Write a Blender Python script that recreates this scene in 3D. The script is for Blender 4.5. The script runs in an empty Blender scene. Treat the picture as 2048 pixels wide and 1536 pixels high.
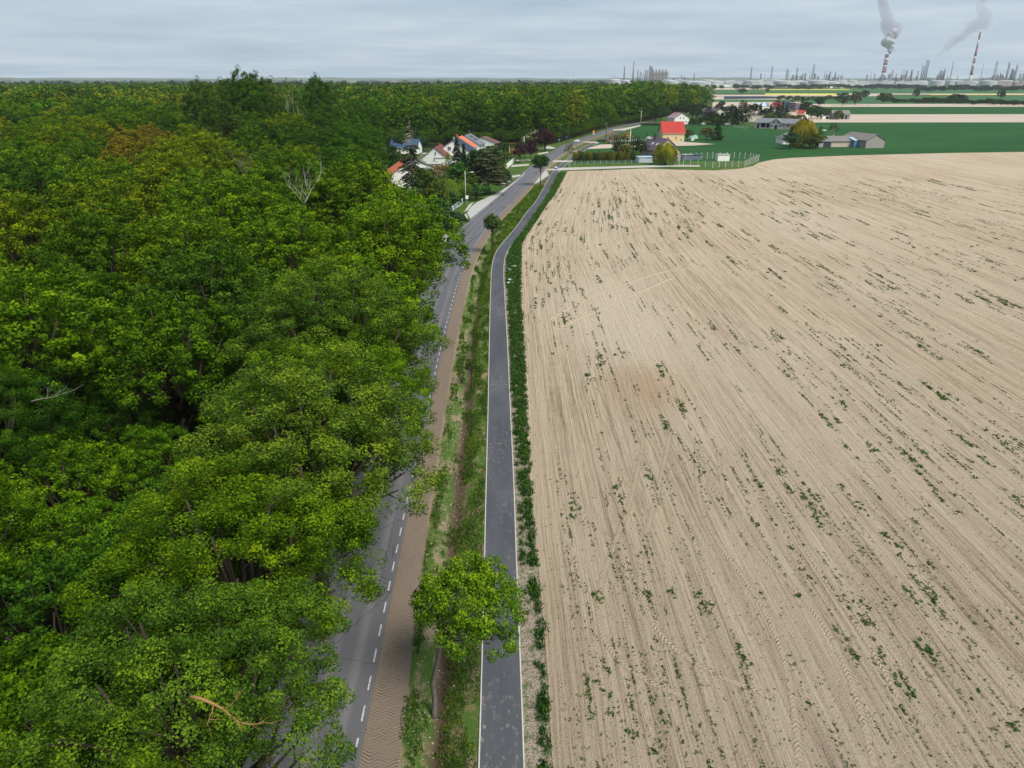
import bpy, bmesh, math, random
import numpy as np
from mathutils import Vector, Matrix, noise as mnoise

S = bpy.context.scene
COL = S.collection
R_ = math.radians
# ------------------------------------------------------------------ camera
H = 32.0; F = 1490.0; TH = R_(22.3)
ST, CT = math.sin(TH), math.cos(TH)
cam = bpy.data.cameras.new("camera"); camo = bpy.data.objects.new("camera", cam); COL.objects.link(camo)
camo.location = (0, 0, H); camo.rotation_euler = (R_(90) - TH, 0, 0)
cam.sensor_width = 36; cam.lens = 36 * F / 2048; cam.clip_start = 0.5; cam.clip_end = 60000
S.camera = camo
# ------------------------------------------------------------------ world, sun, exposure
SUN_EL, SUN_AZ = R_(52), R_(140)        # azimuth clockwise from +Y: behind the camera, to the right
W = bpy.data.worlds.new("World"); S.world = W; W.use_nodes = True
nt = W.node_tree; nt.nodes.clear()
def nn(t, ty, **k):
    n = t.nodes.new(ty)
    for a, b in k.items(): setattr(n, a, b)
    return n
sky = nn(nt, 'ShaderNodeTexSky', sky_type='NISHITA'); sky.sun_disc = False
sky.sun_elevation = SUN_EL; sky.sun_rotation = SUN_AZ; sky.altitude = 60; sky.air_density = 1.2; sky.dust_density = 2.0; sky.ozone_density = 1.4
tc = nn(nt, 'ShaderNodeTexCoord')
# cloud layer: direction projected on a flat layer, stretched noise
sep = nn(nt, 'ShaderNodeSeparateXYZ'); nt.links.new(tc.outputs['Generated'], sep.inputs[0])
zz = nn(nt, 'ShaderNodeMath', operation='MAXIMUM'); nt.links.new(sep.outputs['Z'], zz.inputs[0]); zz.inputs[1].default_value = 0.0
za = nn(nt, 'ShaderNodeMath', operation='ADD'); nt.links.new(zz.outputs[0], za.inputs[0]); za.inputs[1].default_value = 0.06
dx = nn(nt, 'ShaderNodeMath', operation='DIVIDE'); nt.links.new(sep.outputs['X'], dx.inputs[0]); nt.links.new(za.outputs[0], dx.inputs[1])
dy = nn(nt, 'ShaderNodeMath', operation='DIVIDE'); nt.links.new(sep.outputs['Y'], dy.inputs[0]); nt.links.new(za.outputs[0], dy.inputs[1])
cmb = nn(nt, 'ShaderNodeCombineXYZ'); nt.links.new(dx.outputs[0], cmb.inputs[0]); nt.links.new(dy.outputs[0], cmb.inputs[1])
mp = nn(nt, 'ShaderNodeMapping'); mp.inputs['Scale'].default_value = (0.42, 0.55, 1); mp.inputs['Location'].default_value = (3.1, 1.7, 0)
nt.links.new(cmb.outputs[0], mp.inputs[0])
cn = nn(nt, 'ShaderNodeTexNoise'); cn.inputs['Scale'].default_value = 1.0; cn.inputs['Detail'].default_value = 9; cn.inputs['Roughness'].default_value = 0.6
nt.links.new(mp.outputs[0], cn.inputs['Vector'])
cr = nn(nt, 'ShaderNodeValToRGB')
cr.color_ramp.elements[0].position = 0.33; cr.color_ramp.elements[0].color = (3.3, 4.6, 6.4, 1)
cr.color_ramp.elements[1].position = 0.72; cr.color_ramp.elements[1].color = (6.6, 7.6, 8.7, 1)
nt.links.new(cn.outputs['Fac'], cr.inputs[0])
mx = nn(nt, 'ShaderNodeMix', data_type='RGBA'); mx.inputs[0].default_value = 0.82
nt.links.new(sky.outputs[0], mx.inputs[6]); nt.links.new(cr.outputs[0], mx.inputs[7])
bg = nn(nt, 'ShaderNodeBackground'); bg.inputs['Strength'].default_value = 0.1
nt.links.new(mx.outputs[2], bg.inputs[0])
wo = nn(nt, 'ShaderNodeOutputWorld'); nt.links.new(bg.outputs[0], wo.inputs[0])
sl = bpy.data.lights.new("sun", 'SUN'); sl.energy = 4.3; sl.angle = R_(24); sl.color = (1, 0.93, 0.82)
so = bpy.data.objects.new("sun", sl); COL.objects.link(so)
sd = Vector((math.sin(SUN_AZ) * math.cos(SUN_EL), math.cos(SUN_AZ) * math.cos(SUN_EL), math.sin(SUN_EL)))
so.rotation_euler = (-sd).to_track_quat('-Z', 'Y').to_euler(); so.location = (0, 0, 300)
S.view_settings.view_transform = 'Standard'; S.view_settings.look = 'None'; S.view_settings.gamma = 1
S.view_settings.exposure = 0.06
S.cycles.use_denoising = True
S.cycles.max_bounces = 6; S.cycles.diffuse_bounces = 2; S.cycles.glossy_bounces = 2; S.cycles.transmission_bounces = 4
S.cycles.transparent_max_bounces = 8; S.cycles.volume_bounces = 2
S.render.resolution_x = 1024; S.render.resolution_y = 768

# ------------------------------------------------------------------ helpers
def P(px, py, z=0.0):
    """world point at height z seen at pixel (px,py) of the 2048x1536 photograph"""
    u = (px - 1024) / F; t = (py - 768) / F
    s = (H - z) / (ST + t * CT)
    return Vector((u * s, s * (CT - t * ST), z))
def HZ(px, dist):
    """ground point far out in the compass direction of pixel column px at the horizon"""
    u = (px - 1024) / F; t = (158.5 - 768) / F
    v = Vector((u, CT - t * ST, 0)).normalized()
    return v * dist
def tag(o, label=None, cat=None, group=None, kind=None):
    if label: o['label'] = label
    if cat: o['category'] = cat
    if group: o['group'] = group
    if kind: o['kind'] = kind
    return o
def empty(name, loc, rz=0.0):
    o = bpy.data.objects.new(name, None); COL.objects.link(o)
    o.location = loc; o.rotation_euler = (0, 0, rz); o.empty_display_size = 0.3
    return o
def mesh_obj(name, me, m=None, parent=None):
    if m: me.materials.append(m)
    o = bpy.data.objects.new(name, me); COL.objects.link(o)
    if parent: o.parent = parent
    return o
class MB:
    def __init__(s): s.v = []; s.f = []
    def add(s, vs, fs):
        n = len(s.v); s.v += [tuple(v) for v in vs]; s.f += [tuple(i + n for i in f) for f in fs]
    def box(s, c, d, rz=0.0, tilt=None):
        x, y, z = d[0] / 2, d[1] / 2, d[2] / 2
        M = Matrix.Rotation(rz, 3, 'Z')
        if tilt: M = M @ Matrix.Rotation(tilt[1], 3, tilt[0])
        vs = [M @ Vector((a * x, b * y, e * z)) + Vector(c) for a, b, e in ((-1,-1,-1),(1,-1,-1),(1,1,-1),(-1,1,-1),(-1,-1,1),(1,-1,1),(1,1,1),(-1,1,1))]
        s.add(vs, [(3,2,1,0),(4,5,6,7),(0,1,5,4),(1,2,6,5),(2,3,7,6),(3,0,4,7)])
    def prism(s, poly, z0, z1):
        n = len(poly)
        s.add([(p[0], p[1], z0) for p in poly] + [(p[0], p[1], z1) for p in poly],
              [tuple(range(n))[::-1], tuple(range(n, 2 * n))] + [(i, (i + 1) % n, n + (i + 1) % n, n + i) for i in range(n)])
    def extrude(s, prof, y0, y1):
        """profile in xz extruded along y"""
        n = len(prof)
        s.add([(p[0], y0, p[1]) for p in prof] + [(p[0], y1, p[1]) for p in prof],
              [tuple(range(n)), tuple(range(n, 2 * n))[::-1]] + [(i, n + i, n + (i + 1) % n, (i + 1) % n) for i in range(n)])
    def tube(s, pts, rad, n=7, cap=True):
        pts = [Vector(p) for p in pts]; k = len(pts)
        if not hasattr(rad, '__len__'): rad = [rad] * k
        vs = []
        for i, p in enumerate(pts):
            d = (pts[min(i + 1, k - 1)] - pts[max(i - 1, 0)]).normalized()
            a = d.orthogonal().normalized() if abs(d.z) < 0.9 else Vector((1, 0, 0))
            a = (a - d * a.dot(d)).normalized(); b = d.cross(a)
            for j in range(n):
                th = 2 * math.pi * j / n
                vs.append(p + (a * math.cos(th) + b * math.sin(th)) * rad[i])
        fs = [(i * n + j, i * n + (j + 1) % n, (i + 1) * n + (j + 1) % n, (i + 1) * n + j) for i in range(k - 1) for j in range(n)]
        if cap: fs += [tuple(range(n))[::-1], tuple(range((k - 1) * n, k * n))]
        s.add(vs, fs)
    def lathe(s, prof, c=(0, 0, 0), n=16):
        vs = [(c[0] + r * math.cos(2*math.pi*j/n), c[1] + r * math.sin(2*math.pi*j/n), c[2] + z) for r, z in prof for j in range(n)]
        k = len(prof)
        fs = [(i*n+j, i*n+(j+1)%n, (i+1)*n+(j+1)%n, (i+1)*n+j) for i in range(k-1) for j in range(n)]
        fs += [tuple(range(n))[::-1], tuple(range((k-1)*n, k*n))]
        s.add(vs, fs)
    def build(s, name, m, parent=None, smooth=False):
        me = bpy.data.meshes.new(name); me.from_pydata(s.v, [], s.f); me.update()
        if smooth: me.polygons.foreach_set('use_smooth', [True] * len(me.polygons))
        return mesh_obj(name, me, m, parent)
def np_mesh(name, V, Fq, tone=None, uv=None, colf=None):
    """numpy quads -> mesh; tone: per-face float; colf: per-face colour; uv: per-vertex uv"""
    me = bpy.data.meshes.new(name); nf, k = Fq.shape
    me.vertices.add(len(V)); me.vertices.foreach_set('co', np.ascontiguousarray(V, np.float32).ravel())
    me.loops.add(nf * k); me.loops.foreach_set('vertex_index', np.ascontiguousarray(Fq, np.int32).ravel())
    me.polygons.add(nf); me.polygons.foreach_set('loop_start', np.arange(0, nf * k, k, dtype=np.int32))
    me.polygons.foreach_set('loop_total', np.full(nf, k, np.int32))
    if tone is not None:
        a = me.attributes.new('tone', 'FLOAT', 'FACE'); a.data.foreach_set('value', np.ascontiguousarray(tone, np.float32))
    if colf is not None:
        a = me.attributes.new('treecol', 'FLOAT_COLOR', 'FACE'); a.data.foreach_set('color', np.ascontiguousarray(colf, np.float32).ravel())
    if uv is not None:
        l = me.uv_layers.new(name='UVMap'); l.data.foreach_set('uv', np.ascontiguousarray(uv[Fq.ravel()], np.float32).ravel())
    me.update(calc_edges=True); me.validate()
    return me
def grid_mesh(name, V, uv, m):
    """V (a,b,3) grid"""
    a, b = V.shape[:2]
    idx = np.arange(a * b).reshape(a, b)
    Fq = np.stack([idx[:-1, :-1], idx[:-1, 1:], idx[1:, 1:], idx[1:, :-1]], -1).reshape(-1, 4)
    me = np_mesh(name, V.reshape(-1, 3), Fq, uv=uv.reshape(-1, 2))
    # make sure the sheet faces up
    if me.polygons[0].normal.z < 0:
        me.flip_normals()
    me.polygons.foreach_set('use_smooth', [True] * len(me.polygons))
    return mesh_obj(name, me, m)

# ------------------------------------------------------------------ materials
class NT:
    def __init__(s, name):
        s.m = bpy.data.materials.new(name); s.m.use_nodes = True; s.t = s.m.node_tree
        s.b = s.t.nodes['Principled BSDF']; s.b.inputs['Specular IOR Level'].default_value = 0.06
        s.out = s.t.nodes['Material Output']
    def n(s, ty, **k): return nn(s.t, ty, **k)
    def l(s, a, b): s.t.links.new(a, b)
    def pos(s, scale=(1, 1, 1)):
        g = s.n('ShaderNodeNewGeometry'); mp = s.n('ShaderNodeMapping'); mp.inputs['Scale'].default_value = scale
        s.l(g.outputs['Position'], mp.inputs[0]); return mp.outputs[0]
    def uv(s, scale=(1, 1, 1)):
        g = s.n('ShaderNodeUVMap', uv_map='UVMap'); mp = s.n('ShaderNodeMapping'); mp.inputs['Scale'].default_value = scale
        s.l(g.outputs[0], mp.inputs[0]); return mp.outputs[0]
    def obj(s, scale=(1, 1, 1)):
        g = s.n('ShaderNodeTexCoord'); mp = s.n('ShaderNodeMapping'); mp.inputs['Scale'].default_value = scale
        s.l(g.outputs['Object'], mp.inputs[0]); return mp.outputs[0]
    def noise(s, vec, scale=1, detail=4, rough=.55, out='Fac'):
        x = s.n('ShaderNodeTexNoise'); x.inputs['Scale'].default_value = scale; x.inputs['Detail'].default_value = detail; x.inputs['Roughness'].default_value = rough
        s.l(vec, x.inputs['Vector']); return x.outputs[out]
    def ramp(s, v, stops):
        r = s.n('ShaderNodeValToRGB'); e = r.color_ramp.elements
        while len(e) < len(stops): e.new(.5)
        for i, (p, c) in enumerate(stops):
            e[i].position = p
            e[i].color = (c, c, c, 1) if not hasattr(c, '__len__') else (*c, 1)
        s.l(v, r.inputs[0]); return r.outputs[0]
    def mix(s, f, a, b, mode='MIX'):
        x = s.n('ShaderNodeMix', data_type='RGBA', blend_type=mode)
        for v, i in ((f, 0), (a, 6), (b, 7)):
            if hasattr(v, 'links'): s.l(v, x.inputs[i])
            elif i == 0: x.inputs[0].default_value = v
            else: x.inputs[i].default_value = (*v, 1)
        return x.outputs[2]
    def math(s, op, a, b=0.0, c=None):
        x = s.n('ShaderNodeMath', operation=op)
        for i, v in enumerate((a, b) if c is None else (a, b, c)):
            if hasattr(v, 'links'): s.l(v, x.inputs[i])
            else: x.inputs[i].default_value = v
        return x.outputs[0]
    def color(s, c):
        if hasattr(c, 'links'): s.l(c, s.b.inputs['Base Color'])
        else: s.b.inputs['Base Color'].default_value = (*c, 1)
    def bump(s, h, dist=0.05, strength=1.0):
        x = s.n('ShaderNodeBump'); x.inputs['Distance'].default_value = dist; x.inputs['Strength'].default_value = strength
        s.l(h, x.inputs['Height']); s.l(x.outputs[0], s.b.inputs['Normal'])
    def rough(s, r): s.b.inputs['Roughness'].default_value = r
MATS = {}
def simple(name, col, rough=.8, var=.18, scale=2.0, bump=0.0, metal=0.0):
    if name in MATS: return MATS[name]
    t = NT(name); t.rough(rough); t.b.inputs['Metallic'].default_value = metal
    if rough < .65: t.b.inputs['Specular IOR Level'].default_value = .4
    n = t.noise(t.obj(), scale, 6, .65)
    c0 = tuple(c * (1 - var) for c in col); c1 = tuple(min(1, c * (1 + var)) for c in col)
    t.color(t.ramp(n, [(.3, c0), (.7, c1)]))
    if bump: t.bump(n, bump)
    MATS[name] = t.m; return t.m
def roofmat(name, col, kind='tile'):
    """tiles or corrugated sheets in the object's own coordinates"""
    if name in MATS: return MATS[name]
    t = NT(name); t.rough(.6)
    n = t.noise(t.obj((1, 1, 1)), .8, 7, .7)
    n2 = t.noise(t.obj((3, .5, 3)), 1.2, 5, .7)
    c = t.ramp(n, [(.25, tuple(x * .72 for x in col)), (.75, tuple(min(1, x * 1.2) for x in col))])
    c = t.mix(t.ramp(n2, [(.45, 0.0), (.75, .5)]), c, tuple(x * .6 + .02 for x in col))
    w = t.n('ShaderNodeTexWave', wave_type='BANDS', bands_direction='Y'); w.inputs['Scale'].default_value = 1.2 if kind == 'tile' else 2.2
    t.l(t.obj(), w.inputs['Vector'])
    c = t.mix(t.ramp(w.outputs['Fac'], [(0, .0), (.3, .0), (1, .28)]), c, tuple(x * .55 for x in col))
    t.color(c); t.bump(w.outputs['Fac'], .05, .6)
    MATS[name] = t.m; return t.m
def leafmat():
    t = NT('foliage'); t.rough(.75); t.b.inputs['Specular IOR Level'].default_value = .08
    oi = t.n('ShaderNodeObjectInfo'); at = t.n('ShaderNodeAttribute', attribute_name='tone')
    r = t.ramp(at.outputs['Fac'], [(0, (.22, .30, .4)), (.42, (.74, .8, .9)), (1, (2.7, 2.0, 1.0))])  # highlights painted into the leaf colour: high tones bright yellow, low tones darkened
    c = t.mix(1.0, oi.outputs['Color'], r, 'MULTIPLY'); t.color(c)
    tr = t.n('ShaderNodeBsdfTranslucent'); t.l(t.mix(1.0, c, (1.25, 1.3, .6), 'MULTIPLY'), tr.inputs[0])
    ms = t.n('ShaderNodeMixShader'); ms.inputs[0].default_value = .13
    t.l(t.b.outputs[0], ms.inputs[1]); t.l(tr.outputs[0], ms.inputs[2]); t.l(ms.outputs[0], t.out.inputs[0])
    return t.m
def leafmat2():
    t = NT('far_foliage'); t.rough(.8); t.b.inputs['Specular IOR Level'].default_value = .05
    a0 = t.n('ShaderNodeAttribute', attribute_name='treecol'); at = t.n('ShaderNodeAttribute', attribute_name='tone')
    r = t.ramp(at.outputs['Fac'], [(0, (.26, .34, .4)), (.42, (.78, .84, .9)), (1, (2.4, 1.8, 1.0))])  # painted highlights and dark low tones for the distant leaves too
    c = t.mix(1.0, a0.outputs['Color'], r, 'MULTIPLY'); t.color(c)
    tr = t.n('ShaderNodeBsdfTranslucent'); t.l(c, tr.inputs[0])
    ms = t.n('ShaderNodeMixShader'); ms.inputs[0].default_value = .12
    t.l(t.b.outputs[0], ms.inputs[1]); t.l(tr.outputs[0], ms.inputs[2]); t.l(ms.outputs[0], t.out.inputs[0])
    return t.m
LEAF = leafmat(); LEAF2 = leafmat2()
BARK = simple('bark', (.055, .044, .034), .9, .4, 6, .03)
GBARK = simple('grey_bark', (.15, .135, .12), .9, .3, 5)
BARKP = simple('pale_bark', (.42, .38, .33), .85, .3, 6, .02)
GREY = simple('grey_paint', (.35, .36, .37), .6)
CONC = simple('concrete', (.42, .40, .37), .85, .15, 3, .01)
WHITE = simple('white_paint', (.78, .78, .76), .6, .06)
DARK = simple('dark_metal', (.05, .055, .065), .5)
GLASS = simple('window_glass', (.05, .07, .10), .12, .3, .5)

# ------------------------------------------------------------------ ground curves (world metres, from pixel picks on the ground)
def smooth_curve(pix, ys, k=9):
    pts = np.array([P(x, y)[:2] for x, y in pix]); pts = pts[np.argsort(pts[:, 1])]
    x = np.interp(ys, pts[:, 1], pts[:, 0])
    lo = (pts[1, 0] - pts[0, 0]) / (pts[1, 1] - pts[0, 1]); x = np.where(ys < pts[0, 1], pts[0, 0] + (ys - pts[0, 1]) * lo * .5, x)
    hi = (pts[-1, 0] - pts[-2, 0]) / (pts[-1, 1] - pts[-2, 1]); x = np.where(ys > pts[-1, 1], pts[-1, 0] + (ys - pts[-1, 1]) * hi, x)
    for _ in range(3):
        xp = np.pad(x, k // 2, mode='reflect', reflect_type='odd'); x = np.convolve(xp, np.ones(k) / k, 'valid')
    return x
YS = np.arange(-30, 640.1, 2.0)
RR = smooth_curve([(712,1536),(738,1400),(765,1270),(797,1090),(830,950),(852,840),(864,787),(882,703),(893,651),(905,612),(917.6,560),(934,517),(964,467.5),(999.6,429),(1049,381),(1080,344),(1106,319),(1130,303),(1144.5,293),(1166,282.5),(1212,266),(1240,255),(1281,247),(1298,244.5)], YS)
PL = smooth_curve([(960,1536),(970.6,1100),(973,960),(977,830),(977,800),(979,703),(981,599),(983.8,530),(988.7,508.5),(999.6,492),(1027,462),(1054,424),(1071,405),(1093,366),(1102,348),(1115,335),(1136,318),(1159,300),(1185.5,285.5),(1210,275),(1240,262),(1262,253),(1290,247)], YS, 5)
PR = smooth_curve([(1047,1536),(1030.5,1100),(1026.6,960),(1020,830),(1014.8,700),(1005.6,533),(1009,511),(1019,489),(1047.5,454),(1073,421),(1083,405),(1106,366),(1114,348),(1128,332),(1148,317),(1171,300),(1194,287),(1219,275),(1248,262),(1269,253),(1297,247)], YS, 5)
PR = np.minimum(PR, PL + 4); PR = np.maximum(PR, PL + 2.1)
dRR = np.gradient(RR, YS)
RW = 5.9 * np.sqrt(1 + dRR ** 2)
RL = RR - RW
def cx(arr, y): return float(np.interp(y, YS, arr))
YF = np.arange(-10, 300.1, 1.5)
FE = smooth_curve([(1105,1536),(1090,1250),(1071,1090),(1060,960),(1052.6,856),(1046,700),(1041,626),(1040,560),(1040,490),(1048,474),(1065,451),(1095,405),(1109,388),(1128,350),(1133,345)], YF, 7)
def fe(y): return np.interp(y, YF, FE)
FN = float(fe(40))
def fieldx(c, y):
    return c + FN + (fe(y) - FN) * np.exp(-np.asarray(c) / 45.0)
TOPP = [(1128,346),(1140,342),(1200,341),(1290,337),(1350,339.5),(1440,340),(1480,336),(1509,330),(1520,323),(1560,317),(1600,315),(1700,311),(1900,306),(2048,304),(2200,301),(2600,296)]
TP = np.array([P(x, y)[:2] for x, y in TOPP])
def topy(x): return np.interp(x, TP[:, 0], TP[:, 1])

# ------------------------------------------------------------------ ground sheets
def ground_mat():
    t = NT('meadow_soil'); t.rough(.95)
    n = t.noise(t.pos((.02, .02, .02)), 1, 8, .6); n2 = t.noise(t.pos(), .9, 6, .7)
    c = t.ramp(n, [(.3, (.035, .075, .02)), (.5, (.06, .115, .03)), (.62, (.10, .13, .045)), (.8, (.22, .19, .11))])
    c = t.mix(t.ramp(n2, [(.35, 0.0), (.7, .6)]), c, (.04, .07, .02))
    t.color(c); t.bump(n2, .08); return t.m
def ground():
    rows = list(range(-30, 641, 6)); V = []
    for y in [-3000, -200] + rows + [700, 1500, 4000, 8000, 11000]:
        yc = min(max(y, -30), 640)
        rl, rr, pl = cx(RL, yc), cx(RR, yc), cx(PL, yc)
        d = -1.6 if 0 < y < 250 else -0.06
        V.append([(-11000, y, -.06), (-3000, y, -.06), (-500, y, -.06), (rl + 1, y, -.06), (rr - .6, y, d), (pl + .4, y, d), (pl + 1.2, y, -.06), (400, y, -.06), (3000, y, -.06), (11000, y, -.06)])
    V = np.array(V, float)
    o = grid_mesh('ground', V, V[:, :, :2], ground_mat()); tag(o, kind='structure')
ground()
def loft(name, L, Rr, z, m, y0=-28, y1=636, n=6, zf=None):
    """sheet between curves L and Rr; uv = metres across, metres along"""
    ys = YS[(YS >= y0) & (YS <= y1)]
    l = np.interp(ys, YS, L); r = np.interp(ys, YS, Rr); k = np.linspace(0, 1, n)
    X = l[:, None] + (r - l)[:, None] * k[None]; Y = np.repeat(ys[:, None], n, 1)
    Z = np.full_like(X, z)
    if zf: Z = zf(X, Y, k)
    seg = np.concatenate([[0], np.cumsum(np.hypot(np.diff(l), np.diff(ys)))])
    uv = np.stack([X - l[:, None], np.repeat(seg[:, None], n, 1)], -1)
    o = grid_mesh(name, np.stack([X, Y, Z], -1), uv, m); tag(o, kind='structure'); return o
# road
def asphalt():
    t = NT('road_asphalt'); t.rough(.8); t.b.inputs['Specular IOR Level'].default_value = .22
    u = t.n('ShaderNodeSeparateXYZ'); t.l(t.uv(), u.inputs[0])
    base = t.noise(t.pos(), 26, 4, .8)
    big = t.noise(t.uv((.8, .05, 1)), 1, 6, .6)
    c = t.ramp(base, [(.3, (.066, .068, .078)), (.7, (.172, .172, .182))])
    # wheel-polished lanes: pale bands along the road
    w = t.math('SINE', t.math('MULTIPLY_ADD', u.outputs[0], 4.26, -.9))
    w = t.math('ADD', w, t.math('MULTIPLY_ADD', big, 1.5, -.75))
    c = t.mix(t.ramp(t.math('MULTIPLY_ADD', w, .4, .5), [(.5, 0.0), (1.05, .45)]), c, (.245, .235, .24))
    c = t.mix(t.ramp(big, [(.42, .0), (.66, .55)]), c, (.10, .102, .115))
    # repaired patches and cracks
    pn = t.noise(t.uv((.45, .085, 1)), 1, 2, .4)
    c = t.mix(t.ramp(pn, [(.655, 0.0), (.675, .75)]), c, (.05, .052, .062))
    v = t.n('ShaderNodeTexVoronoi', feature='DISTANCE_TO_EDGE'); v.inputs['Scale'].default_value = .30
    dn = t.noise(t.pos(), 1.1, 4, .6, 'Color')
    t.l(t.mix(.45, t.pos(), dn), v.inputs['Vector'])
    c = t.mix(t.ramp(v.outputs['Distance'], [(0, .55), (.009, 0.0)]), c, (.03, .03, .035))
    t.color(c); t.bump(base, .01); return t.m
ROAD = asphalt()
loft('road', RL - .25, RR + .25, 0.0, ROAD, n=8)
def marking_mat():
    t = NT('road_paint'); t.rough(.7)
    n = t.noise(t.pos(), 7, 5, .8)
    t.color(t.ramp(n, [(.38, (.17, .17, .175)), (.50, (.50, .50, .50)), (.8, (.66, .66, .65))])); return t.m
def dashes():
    mb = MB()
    for base, off in ((RR, -.16), (RL, .16)):
        y = -5.0
        while y < 270:
            g = float(np.interp(y, YS, np.gradient(base, YS))); st = 1 / math.sqrt(1 + g * g)
            ya, yb = y, y + 1.1 * st
            xa, xb = cx(base, ya) + off, cx(base, yb) + off
            w = .048 * math.sqrt(1 + g * g)
            mb.add([(xa - w, ya, .006), (xa + w, ya, .006), (xb + w, yb, .006), (xb - w, yb, .006)], [(0, 1, 2, 3)])
            y += 2.2 * st
    o = mb.build('road_marking', marking_mat()); tag(o, kind='structure')
dashes()
# cycle path with concrete edging
def path_mat():
    t = NT('path_asphalt'); t.rough(.8)
    base = t.noise(t.pos(), 30, 4, .8); big = t.noise(t.pos((1, .25, 1)), .35, 6, .6)
    c = t.ramp(base, [(.3, (.040, .046, .058)), (.7, (.105, .112, .125))])
    c = t.mix(t.ramp(big, [(.4, 0.0), (.7, .4)]), c, (.15, .155, .165))
    sm = t.noise(t.pos((2.2, 1.2, 1)), 1.3, 8, .75); zone = t.noise(t.pos((.1, .06, 1)), 1, 2)
    f = t.math('MULTIPLY', t.ramp(sm, [(.55, 0.0), (.66, .8)]), t.ramp(zone, [(.46, .12), (.6, 1.0)]))
    c = t.mix(f, c, (.34, .31, .28)); t.color(c); t.bump(base, .008); return t.m
loft('path', PL, PR, .03, path_mat(), n=5)
KERB = simple('kerb_concrete', (.50, .48, .44), .85, .15, 4)
def kerb(C, sgn):
    ys = YS[(YS >= -20) & (YS < 420)]; a = np.interp(ys, YS, C); V = []
    for off, z in ((0, -.05), (0, .055), (.085, .055), (.085, -.05)):
        V.append(np.stack([a + sgn * off, ys, np.full_like(ys, z)], -1))
    V = np.stack(V, 1); o = grid_mesh('path_kerb', V, V[:, :, :2], KERB); tag(o, kind='structure')
kerb(PL, -1); kerb(PR, 1)
# verge with ditch between road and path
def ditch_z(X, Y, k):
    w = X[:, -1:] - X[:, :1]; d = (X - X[:, :1])
    c = .60 * w; wid = .9
    amp = .55 * np.clip((Y - 2) / 10, 0, 1) * np.clip((165 - Y) / 25, 0, 1)
    z = -amp * np.exp(-((d - c) / wid) ** 2) - .02
    nz = np.array([[mnoise.noise(Vector((x * .9, y * .35, 3))) for x, y in zip(a, b)] for a, b in zip(X, Y)])
    edge = np.clip(np.minimum(d, w - d) / .6, 0, 1)
    return z + nz * .09 * edge * np.clip((200 - Y) / 50, 0, 1)
def verge_mat():
    t = NT('verge_ground'); t.rough(.95)
    u = t.n('ShaderNodeSeparateXYZ'); t.l(t.uv(), u.inputs[0])
    gn = t.noise(t.pos(), 1.6, 7, .7); fine = t.noise(t.pos(), 14, 4, .8); wob = t.noise(t.pos((.5, .18, 1)), 1, 5, .6)
    x = t.math('ADD', u.outputs[0], t.math('MULTIPLY_ADD', wob, 1.5, -.75))
    dirt = t.ramp(fine, [(.3, (.17, .125, .085)), (.7, (.36, .285, .20))])
    grass = t.ramp(fine, [(.25, (.025, .06, .012)), (.55, (.07, .135, .025)), (.8, (.17, .20, .06))])
    dry = t.ramp(fine, [(.3, (.13, .11, .05)), (.7, (.27, .22, .12))])
    ditch = t.ramp(fine, [(.3, (.045, .032, .022)), (.7, (.15, .11, .075))])
    g = t.mix(t.ramp(gn, [(.50, 0.0), (.62, .8)]), grass, dry)
    g = t.mix(t.ramp(t.noise(t.pos((.7, .3, 1)), 1, 5, .6), [(.52, 0.0), (.62, .85)]), g, dirt)
    c = t.mix(t.ramp(t.math('DIVIDE', x, 8), [(.185, 0.0), (.235, 1.0)]), dirt, g)
    dd = t.math('ABSOLUTE', t.math('ADD', x, -3.75))
    c = t.mix(t.ramp(dd, [(.25, 1.0), (.75, 0.0)]), c, ditch)
    t.color(c); t.bump(fine, .05); return t.m
VERGE = verge_mat()
loft('verge', RR + .25, PL - .085, 0, VERGE, y1=560, n=24, zf=ditch_z)
# tyre-printed dirt shoulder
def tyre_mat(name, c0, c1, sp=2.6, lanes=2, edge=True):
    t = NT(name); t.rough(.95)
    u = t.n('ShaderNodeSeparateXYZ'); t.l(t.uv(), u.inputs[0])
    fine = t.noise(t.pos(), 12, 5, .8)
    a = t.math('PINGPONG', t.math('MULTIPLY', u.outputs[0], lanes), 1.0)
    ph = t.math('MULTIPLY_ADD', u.outputs[1], sp * 6.283, t.math('MULTIPLY', a, 8.0))
    ph = t.math('ADD', ph, t.math('MULTIPLY', t.noise(t.pos(), 1.1, 4, .7), 5.5))
    w = t.math('SINE', ph)
    h = t.math('ADD', t.math('MULTIPLY', w, t.ramp(t.noise(t.pos(), .9, 3), [(.42, .03), (.64, .27)])), t.math('MULTIPLY', fine, .75))
    c = t.ramp(h, [(.08, c0), (.38, tuple(x * .45 + y * .55 for x, y in zip(c0, c1))), (.7, c1)])
    t.color(c); t.bump(h, .05, 1.0)
    if edge:
        e = t.math('SUBTRACT', 1.0, t.math('MULTIPLY', t.math('ABSOLUTE', t.math('ADD', u.outputs[0], -.5)), 2.0))
        e = t.math('ADD', e, t.math('MULTIPLY_ADD', t.noise(t.pos(), 3, 4, .7), 1.1, -.62))
        tr = t.n('ShaderNodeBsdfTransparent'); ms = t.n('ShaderNodeMixShader')
        t.l(t.ramp(e, [(.05, 0.0), (.5, .85)]), ms.inputs[0]); t.l(tr.outputs[0], ms.inputs[1]); t.l(t.b.outputs[0], ms.inputs[2]); t.l(ms.outputs[0], t.out.inputs[0])
    return t.m
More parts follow.
